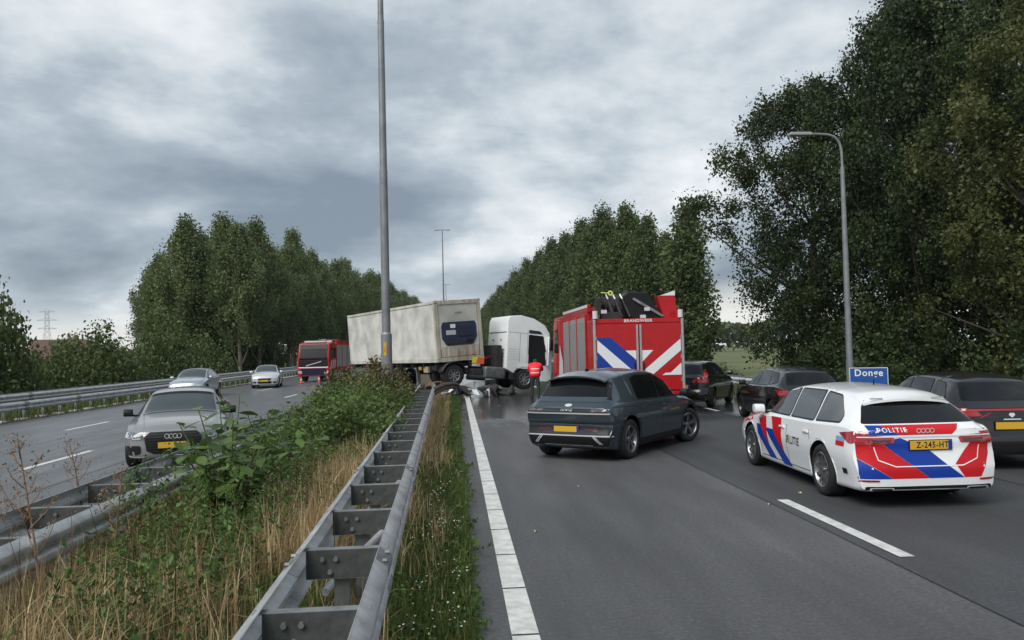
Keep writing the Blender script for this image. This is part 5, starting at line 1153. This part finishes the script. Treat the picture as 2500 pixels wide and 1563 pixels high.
MB().box((6.115, -.34, 1.66), (.02, .26, .18)).build('label_plate', whitel, cu_); MB().box((6.115, -.46, 1.36), (.02, .50, .22)).build('data_plate', mat('label_grey', (.45, .46, .48), .5), cu_)
MB().box((6.11, .30, 1.40), (.03, .75, .5)).build('control_door', mat('unit_navy2', (.014, .02, .045), .45), cu_, bevel=.02)
MB().cyl((6.08, .0, .94), (6.13, .0, .94), .13, n=16).build('fan_motor', darkst, cu_); MB().box((6.11, .5, .92), (.05, .3, .16)).build('compressor', black, cu_); MB().box((6.11, -.5, .92), (.05, .35, .18)).build('compressor', darkst, cu_)
MB().box((6.05, 0, .47), (.06, 2.0, .50)).build('generator_panel', crus, ct, bevel=.01)
for s in (-.6, -.2, .2, .6): MB().box((6.09, s, .47), (.03, .05, .46)).build('panel_rib', crus, ct)

# ---------------- rear view rescue fire truck with folded crane
fr = tag(empty('rescue_fire_truck'), 'red rescue fire truck seen from behind, folded black crane on top, striped rear doors', 'fire truck')
b = MB(); b.box((0.35, 0, 2.0), (7.0, 2.36, 2.3)); b.build('body_core', fred, fr, bevel=.04)
b = MB(); b.box((-3.75, 0, 1.92), (.9, 2.44, 2.30)); rb = b.build('rear_box', fred, fr, bevel=.04)
MB().box((-4.19, 0, 3.02), (.06, 2.5, .14)).build('rear_header', fred, fr, bevel=.02)
for s in (1, -1):
    d = MB().box((-4.225, s*.585, 1.90), (.05, 1.13, 2.02)).build('rear_door', fred, fr, bevel=.015)
    MB().box((-4.255, s*.045, 1.90), (.03, .05, 2.0)).build('door_edge', shut, d); MB().box((-4.24, s*1.185, 1.95), (.06, .07, 2.25)).build('rear_pillar', shut, fr, bevel=.02)
    MB().cyl((-4.22, s*1.15, 3.1), (-4.22, s*1.15, 3.34), .07, n=12).build('beacon', mat('beacon_white', (.6, .6, .62), .3), fr)
xr = -4.254
def rp(nm, m, pts, par=fr): bb = MB(); bb.add([(xr, y_, z_) for y_, z_ in pts], [tuple(range(len(pts)))]); return bb.build(nm, m, par)
# stripes (y left, z) in the pattern of the doors
rp('blue_stripe', bluel, [(1.12, 2.32), (.75, 2.32), (.08, 1.71), (.08, 1.345), (1.12, 2.27)])
rp('white_stripe', whitel, [(1.12, 2.27), (.08, 1.345), (.08, 1.0), (.20, 1.0), (1.12, 1.95)])
rp('blue_stripe', bluel, [(1.12, 1.95), (.20, 1.0), (1.12, 1.0)])
rp('white_stripe', whitel, [(.37, 1.97), (.08, 1.97), (.08, 1.72)])
rp('white_stripe', whitel, [(-.08, 1.97), (-.38, 1.97), (-.08, 1.67)])
rp('white_stripe', whitel, [(-1.13, 2.26), (-1.13, 1.95), (-.08, 1.10), (-.08, 1.41)])
rp('white_stripe', whitel, [(-1.13, 1.62), (-1.13, 1.30), (-.6, 1.30), (-.7, 1.36), (-.83, 1.36)])
for s in (1, -1):
    for z_ in (1.2, 1.9, 2.5): MB().cyl((-4.25, s*1.14, z_-.06), (-4.25, s*1.14, z_+.06), .022, n=8).build('hinge', steel2, fr)
    MB().box((-4.27, s*.12, 1.62), (.03, .03, .26)).build('door_handle', black, fr, bevel=.008)
b = MB()
for q in text_polys('BRANDWEER', .12, 1.0, -1, (0, 3.02), 1.1): b.add([(-4.224, a, c) for a, c in q], [tuple(range(len(q)))])
b.build('lettering', whitel, fr)
MB().box((-4.2, 0, .78), (.1, 2.4, .14)).build('rear_step', fred, fr, bevel=.02); MB().box((-4.18, 0, .58), (.08, 2.3, .22)).build('bumper', cblk, fr)
for s in (1, -1): MB().box((-4.24, s*1.0, .62), (.04, .36, .14)).build('tail_lamp', lampr, fr, bevel=.01)
for s in (1, -1):
    for k, (xa_, xb_) in enumerate([(-2.95, -1.55), (-1.45, -.1), (0, 1.35)]):
        sh = MB().box(((xa_+xb_)/2, s*1.195, 1.95), (xb_-xa_, .03, 1.95)).build('roller_shutter', shut, fr, bevel=.008)
        b = MB()
        for j in range(22): b.box(((xa_+xb_)/2, s*1.213, 1.05+.083*j), (xb_-xa_-.04, .012, .06))
        b.build('shutter_slats', shut, sh)['kind'] = 'stuff'
    for xk in (-3.05, -1.5, -.05, 1.42): MB().box((xk, s*1.205, 1.95), (.08, .06, 2.1)).build('shutter_post', fred, fr, bevel=.01)
    MB().box((-.9, s*1.13, 3.16), (4.6, .12, .22)).build('roof_rail', fred, fr, bevel=.02); MB().box((-.9, s*1.19, 3.22), (4.6, .02, .08)).build('rail_band', whitel, fr)
    b = MB(); b.add([(1.5, s*1.222, 1.0), (2.6, s*1.222, 1.0), (2.2, s*1.222, 2.2), (1.5, s*1.222, 1.6)], [(0, 1, 2, 3)]); b.build('white_stripe', whitel, fr)
    for ax_ in (-2.6, 2.6): add_wheel(fr, ax_, s*1.02, .5, TW)
cabp = [(2.3, .7), (2.3, 3.05), (3.0, 3.1), (3.9, 2.98), (4.15, 1.9), (4.2, .55), (2.9, .55)]
cbo, cbv = shell('cab', cabp, 1.2, fred, fr, .06)
for s in (1, -1): decal('cab_window', [rnd_poly([(2.7, 1.9), (2.75, 2.75), (3.6, 2.75), (3.85, 1.9)], 1)], 'L' if s > 0 else 'R', cbv, glass, fr)
decal('windscreen', [rnd_poly([(-1.05, 1.85), (-1.0, 2.75), (1.0, 2.75), (1.05, 1.85)], 1)], 'F', cbv, glass, fr)
# crane folded on the roof
cr_ = MB(); cr_.prism([(-3.4, 3.05), (-3.4, 3.62), (-2.6, 3.95), (-1.6, 3.95), (-1.2, 3.5), (-1.2, 3.05)], -.30, .42); cr_.build('crane_base', cblk, fr, bevel=.06)
cr_ = MB(); cr_.add([(-3.9, -.82, 3.08), (-3.9, .10, 3.08), (-3.9, .32, 3.80), (-3.9, .18, 3.94), (-3.9, -.32, 3.92), (-3.2, -.82, 3.08), (-3.2, .10, 3.08), (-3.2, .32, 3.80), (-3.2, .18, 3.94), (-3.2, -.32, 3.92)], [(0, 1, 2, 3, 4), (9, 8, 7, 6, 5), (0, 5, 6, 1), (1, 6, 7, 2), (2, 7, 8, 3), (3, 8, 9, 4), (4, 9, 5, 0)]); cr_.build('folded_boom_cover', black, fr, bevel=.04)
cr_ = MB(); cr_.add([(-3.86, -.62, 3.80), (-3.86, -1.12, 3.80), (-3.86, -1.20, 3.08), (-3.86, -.80, 3.08), (-3.5, -.62, 3.80), (-3.5, -1.12, 3.80), (-3.5, -1.20, 3.08), (-3.5, -.80, 3.08)], [(0, 1, 2, 3), (7, 6, 5, 4), (0, 4, 5, 1), (1, 5, 6, 2), (2, 6, 7, 3), (3, 7, 4, 0)]); bb_ = cr_.build('red_outrigger', fred, fr, bevel=.02)
cr_ = MB(); cr_.add([(-3.868, -.72, 3.80), (-3.868, -1.12, 3.80), (-3.868, -1.12, 3.95)], [(0, 1, 2)]); cr_.add([(-3.6, -.72, 3.80), (-3.6, -1.12, 3.80), (-3.6, -1.12, 3.95)], [(2, 1, 0)]); cr_.add([(-3.868, -.72, 3.80), (-3.868, -1.12, 3.95), (-3.6, -1.12, 3.95), (-3.6, -.72, 3.80)], [(0, 1, 2, 3)]); cr_.build('white_wedge', whitel, bb_)
for k in range(9):
    q = random.Random(k); MB().bar((-3.6+q.uniform(0, .5), .55+.07*k, 3.05), (-3.4+q.uniform(-.3, .6), .45+.06*k, 3.35+q.uniform(0, .35)), .07, .07).build('crane_linkage', cblk if k % 3 else steel2, fr)
for k in range(3):
    MB().cyl((-3.95, .15+.22*k, 3.15), (-3.75, .30+.20*k, 3.72), .045, n=10).build('hydraulic_cylinder', cblk, fr, smooth=40); MB().cyl((-3.75, .30+.20*k, 3.72), (-3.68, .36+.19*k, 3.88), .022, n=8).build('piston_rod', chrome, fr, smooth=40)
MB().box((-3.92, .62, 3.20), (.12, .5, .22)).build('valve_block', darkst, fr, bevel=.01); MB().box((-3.9, 1.0, 3.5), (.1, .16, .5)).build('control_panel', cblk, fr, bevel=.02)
MB().bar((-3.93, -.75, 3.16), (-3.93, .05, 3.72), .05, .07).build('boom_edge', steel2, fr)
for k in range(6): MB().tube(chaikin([(-3.7, .3+.1*k, 3.2), (-3.9, .35+.1*k, 3.5+.05*k), (-3.2, .5+.08*k, 3.55), (-2.6, .4, 3.4)], 2), .022, 6).build('hydraulic_hose', black, fr, smooth=60)
hk = MB(); hk.lathe([(.03, -.015), (.07, -.015), (.07, .015), (.03, .015)], 16, closed=True); hko = hk.build('lifting_hook', mat('hook_yellow', (.62, .66, .18), .5), fr); hko.location = (-3.7, .62, 3.92); hko.rotation_euler = (0, 0, R(90))
MB().bar((-3.7, .68, 3.92), (-3.7, .88, 3.94), .03, .03).build('hook_shank', MT['hook_yellow'], fr)
for (y_, z_) in ((-.32, 3.38), (.86, 3.32), (-.20, 3.15)): MB().box((-3.95, y_, z_), (.08, .16, .12)).build('work_lamp', lampc, fr, bevel=.02)
for o in fr.children:
    nm = o.name.split('.')[0]
    if o.type != 'MESH' or nm in ('wheel', 'cab', 'body_core', 'roller_shutter', 'shutter_post', 'roof_rail', 'rail_band', 'cab_window', 'windscreen', 'lifting_hook', 'blue_stripe', 'white_stripe'): continue
    for v in o.data.vertices: v.co.z = v.co.z*.87+.13
    for c in o.children:
        for v in c.data.vertices: v.co.z = v.co.z*.87+.13
hko.location.z = 3.54
place(fr, 4.80, 25.6, R(-.6))

# ---------------- fire engine coming along the left carriageway
glassk = mat('dark_windscreen', (.006, .007, .009), .12, spec=.15)
fe = tag(empty('fire_engine'), 'red fire engine with dark windscreen standing on the left carriageway', 'fire truck')
cabp = [(1.6, .75), (1.6, 2.92), (2.3, 2.98), (3.3, 2.86), (3.62, 1.7), (3.68, .42), (2.95, .42), (2.7, .95), (2.0, .95)]
cbo, cbv = shell('cab', cabp, 1.2, fred, fe, .06, .96, 1.8)
ws_ = decal('windscreen', [rnd_poly([(-1.08, 1.62), (-1.02, 2.42), (1.02, 2.42), (1.08, 1.62)], 1)], 'F', cbv, glassk, fe, off=.01)
decal('sun_visor', [[(-1.05, 2.45), (-1.02, 2.80), (1.02, 2.80), (1.05, 2.45)]], 'F', cbv, darkst, fe, off=.05)
decal('front_panel', [rnd_poly([(-1.12, 1.13), (-1.10, 1.60), (1.10, 1.60), (1.12, 1.13)], 1)], 'F', cbv, mat('front_dark', (.012, .014, .02), .5, spec=.2), fe, off=.012)
decal('diagonal_bar', strip([(-.55, 1.20), (.62, 1.52)], .05), 'F', cbv, chrome, fe, off=.02, step=.2)
decal('white_band', [[(-1.12, 1.04), (1.12, 1.04), (1.12, 1.11), (-1.12, 1.11)]], 'F', cbv, whitel, fe, off=.01)
decal('lower_grille', [rnd_poly([(-.95, .50), (-.95, 1.0), (.95, 1.0), (.95, .50)], 1)], 'F', cbv, mat('front_navy', (.01, .014, .04), .5, spec=.2), fe, off=.012)
for s in (1, -1):
    decal('headlight', [rnd_poly([(s*.85, .62), (s*1.14, .64), (s*1.14, .84), (s*.85, .82)], 1)], 'F', cbv, lampc, fe, off=.014)
    decal('door_window', [rnd_poly([(3.25, 1.75), (3.1, 2.5), (2.35, 2.5), (2.35, 1.7)], 1)], 'L' if s > 0 else 'R', cbv, glass, fe); decal('rear_cab_window', [rnd_poly([(2.22, 1.75), (2.22, 2.5), (1.75, 2.5), (1.75, 1.75)], 1)], 'L' if s > 0 else 'R', cbv, glass, fe)
    for k in range(3): decal('white_stripe', [[(3.3-.5*k, .98), (3.1-.5*k, .98), (2.7-.5*k, 1.6), (2.9-.5*k, 1.6)]], 'L' if s > 0 else 'R', cbv, whitel, fe, off=.008)
    MB().box((3.62, s*1.42, 2.0), (.16, .18, .6)).build('mirror', black, fe, bevel=.04); MB().bar((3.4, s*1.15, 2.3), (3.6, s*1.42, 2.3), .05, .04).build('mirror_arm', black, fe)
    add_wheel(fe, 2.35, s*1.02, .5, TW); add_wheel(fe, -2.1, s*1.02, .5, TW)
    MB().box((2.2, s*.85, 3.02), (.3, .4, .12)).build('beacon', mat('beacon_white', (.6, .6, .62), .3), fe, bevel=.03)
MB().box((-1.0, 0, 1.85), (5.0, 2.4, 2.1)).build('body_core', fred, fe, bevel=.05)
for s in (1, -1):
    for k in range(3): MB().box((.75-1.55*k, s*1.215, 1.9), (1.4, .03, 1.7)).build('roller_shutter', shut, fe, bevel=.01)
    for k in range(3): MB().box((.0-1.55*k, s*1.225, 1.9), (.1, .05, 2.0)).build('shutter_post', fred, fe)
    MB().box((-1.0, s*1.1, 3.0), (4.6, .15, .22)).build('roof_gallery', fred, fe, bevel=.02)
b = MB()
for k in range(9): b.bar((1.0-.45*k, -.2, 3.2), (1.0-.45*k, .2, 3.2), .04, .04)
b.bar((1.2, -.22, 3.2), (-2.8, -.22, 3.2), .06, .06); b.bar((1.2, .22, 3.2), (-2.8, .22, 3.2), .06, .06); b.build('roof_ladder', shut, fe)
MB().box((2.9, 0, 3.0), (.3, 1.6, .14)).build('light_bar', mat('lightbar_pale', (.5, .52, .55), .3), fe, bevel=.04)
place(fe, -10.2, 65.5, R(187))

# ---------------- traffic cones by the silver car
for (X0, Y0) in ((-11.0, 53.0), (-10.0, 54.5)):
    r = tag(empty('traffic_cone', (X0, Y0+6, 0)), 'orange traffic cone with white band on the left carriageway', 'traffic cone', 'cones on the left carriageway'); r.scale = (.65, .65, .65)
    MB().box((0, 0, .02), (.4, .4, .04)).build('base', black, r, bevel=.01); MB().cyl((0, 0, .04), (0, 0, .75), .15, .03, 14).build('cone', hr, r, smooth=40); MB().cyl((0, 0, .35), (0, 0, .52), .103, .077, 14, cap=False).build('band', whitel, r)

# ---------------- wreckage below the tractor
def scrap(name, label, loc, seed, sz, m, cat='wreckage', flat=.5):
    q = random.Random(seed); r = tag(empty(name, loc, q.uniform(0, 6)), label, cat, 'wreckage on the road')
    for k in range(4):
        b = MB(); c = Vector((q.uniform(-.4, .4)*sz, q.uniform(-.4, .4)*sz, sz*flat*q.uniform(.15, .8))); n = 6
        pts = [c+Vector((q.uniform(-.5, .5), q.uniform(-.4, .4), q.uniform(-.35, .35)))*sz for _ in range(7)]
        bm = bmesh.new()
        for p in pts: bm.verts.new((p.x, p.y, max(.01, p.z)))
        bmesh.ops.convex_hull(bm, input=bm.verts); me = bpy.data.meshes.new('fragment'); bm.to_mesh(me); bm.free(); mobj('fragment', me, m[k % len(m)], r)
    return r
scrap('wreckage', 'crumpled white panel lying at the end of the white line', (.62, 36.6, 0), 3, .85, [trw, cblk, trw, darkst], flat=.75)
scrap('wreckage', 'broken pale parts and insulation beside the crumpled panel', (1.25, 36.3, 0), 4, .7, [mat('foil_grey', (.25, .26, .25), .6), cblk, trw, darkst])
scrap('wreckage', 'black torn engine parts under the tractor unit', (1.7, 37.6, 0), 5, 1.0, [cblk, darkst, cblk, steel2])
scrap('wreckage', 'dark debris in front of the rear wheel', (.25, 36.6, 0), 6, .6, [cblk, rust])
scrap('wreckage', 'bent pale plate lying in the verge below the rear wheel', (-.35, 36.2, .1), 8, .7, [shut, trw, cblk], flat=.3)
scrap('wreckage', 'rusty torn metal against the lorry tyre', (-1.2, 37.6, .2), 9, .8, [rust, cblk, rust])

scrap('wreckage', 'oily black parts below the fuel tank', (2.2, 37.2, 0), 12, .8, [cblk, darkst, steel2])
scrap('wreckage', 'black shreds scattered behind the crumpled panel', (.2, 37.6, 0), 13, .9, [cblk, rubber, darkst])
# ---------------- person in red jacket at the cab door
pn = tag(empty('person'), 'person in a bright red jacket with pale reflective stripes leaning into the lorry cab door', 'person')
def skin_body(name, joints, edges, rad, m, parent, sub=2):
    me = bpy.data.meshes.new(name); me.from_pydata(joints, edges, []); o = mobj(name, me, m, parent)
    o.modifiers.new('s', 'SKIN'); md = o.modifiers.new('d', 'SUBSURF'); md.levels = sub; md.render_levels = sub
    for i, v in enumerate(me.skin_vertices[0].data): v.radius = rad[i]; v.use_root = (i == 0)
    bpy.context.view_layer.update(); m2 = bpy.data.meshes.new_from_object(o.evaluated_get(bpy.context.evaluated_depsgraph_get())); o.modifiers.clear(); o.data = m2
    m2.polygons.foreach_set('use_smooth', [True]*len(m2.polygons)); return o
skinm = mat('skin', (.45, .28, .20), .6); trou = mat('dark_trousers', (.02, .022, .03), .8); jack = mat('red_jacket', (.80, .018, .03), .6, var=.1, bump=.3, bscale=18)
# x forward (towards the cab), y left; leaning forward
J = [(0, 0, .95), (.08, 0, 1.15), (.24, 0, 1.34), (.36, 0, 1.42), (.44, 0, 1.46), (.53, 0, 1.51), (.58, 0, 1.55),
     (.26, .20, 1.36), (.40, .25, 1.16), (.62, .20, 1.22), (.26, -.20, 1.36), (.42, -.26, 1.20), (.66, -.20, 1.32),
     (0, .10, .90), (.03, .12, .50), (-.03, .13, .09), (.10, .14, .045), (0, -.10, .90), (-.06, -.13, .50), (-.16, -.14, .09), (-.03, -.15, .045)]
Ed = [(0, 1), (1, 2), (2, 3), (3, 4), (4, 5), (5, 6), (2, 7), (7, 8), (8, 9), (2, 10), (10, 11), (11, 12), (0, 13), (13, 14), (14, 15), (15, 16), (0, 17), (17, 18), (18, 19), (19, 20)]
Rd = [(.15, .12), (.15, .12), (.16, .12), (.07, .07), (.065, .065), (.095, .085), (.07, .065), (.075, .075), (.055, .055), (.038, .038), (.075, .075), (.055, .055), (.038, .038), (.10, .10), (.07, .07), (.05, .05), (.045, .04), (.10, .10), (.07, .07), (.05, .05), (.045, .04)]
bo = skin_body('body', J, Ed, Rd, trou, pn)
hm = bo.data; hm.materials.append(skinm); hm.polygons.foreach_set('material_index', [1 if (p.center.x > .42) else 0 for p in hm.polygons])
jk = skin_body('jacket', [J[0][:2]+(.86,), (.04, 0, 1.05), (.13, 0, 1.22), (.25, 0, 1.36), (.36, 0, 1.44), J[7], J[8], (.59, .205, 1.215), J[10], J[11], (.62, -.205, 1.305)], [(0, 1), (1, 2), (2, 3), (3, 4), (3, 5), (5, 6), (6, 7), (3, 8), (8, 9), (9, 10)],
     [(.25, .21), (.25, .21), (.26, .21), (.25, .19), (.12, .12), (.13, .13), (.10, .10), (.07, .07), (.13, .13), (.10, .10), (.07, .07)], jack, pn)
jb = bvh_of(jk.data)
for z_ in (1.08, 1.24): decal('reflective_stripe', [[(-.17, z_), (.17, z_), (.17, z_+.035), (-.17, z_+.035)]], 'B', jb, mat('reflective', (.75, .55, .55), .5), jk, off=.008, step=.03)
hd = MB(); g_ = bmesh.new(); bmesh.ops.create_uvsphere(g_, u_segments=16, v_segments=10, radius=.115)
for v in g_.verts: v.co = Vector((v.co.x*1.05+.54, v.co.y*.95, v.co.z*1.0+1.54))
for v in list(g_.verts):
    if v.co.z < 1.50 and v.co.x > .56: g_.verts.remove(v)
hme = bpy.data.meshes.new('hair'); g_.to_mesh(hme); g_.free(); mobj('hair', hme, mat('hair_dark', (.03, .022, .016), .7), pn)
for s, base_ in ((1, Vector((.62, .20, 1.22))), (-1, Vector((.66, -.20, 1.32)))):
    pm = MB().box(base_+Vector((.05, 0, 0)), (.09, .075, .03)).build('hand', skinm, bo, bevel=.012, smooth=60)
    for k in range(4):
        y_ = (k-1.5)*.019; l_ = (.065, .078, .072, .055)[k]; p0 = base_+Vector((.09, y_, 0)); MB().tube([p0, p0+Vector((l_*.55, 0, -.008)), p0+Vector((l_*.9, 0, -.035))], [.009, .0085, .007], 6).build('finger', skinm, pm, smooth=60)
    p0 = base_+Vector((.035, -s*.035, 0)); MB().tube([p0, p0+Vector((.03, -s*.022, -.01)), p0+Vector((.055, -s*.024, -.025))], [.011, .010, .008], 6).build('thumb', skinm, pm, smooth=60)
pn.scale = (1, 1, 1)
place(pn, 3.22, 33.4, R(8))
# ================================================================== HAZE (thin wet air)
hzm = bpy.data.materials.new('haze_air'); hzm.use_nodes = True; t = hzm.node_tree; t.nodes.clear()
ho = t.nodes.new('ShaderNodeOutputMaterial'); pv = t.nodes.new('ShaderNodeVolumePrincipled'); pv.inputs['Color'].default_value = (.82, .88, .95, 1); pv.inputs['Density'].default_value = .00012; pv.inputs['Anisotropy'].default_value = .2
t.links.new(pv.outputs[0], ho.inputs['Volume'])
tag(MB().box((0, 1220, 17), (5040, 2600, 46)).build('haze', hzm), 'thin grey haze in the damp air', 'haze', kind='stuff')
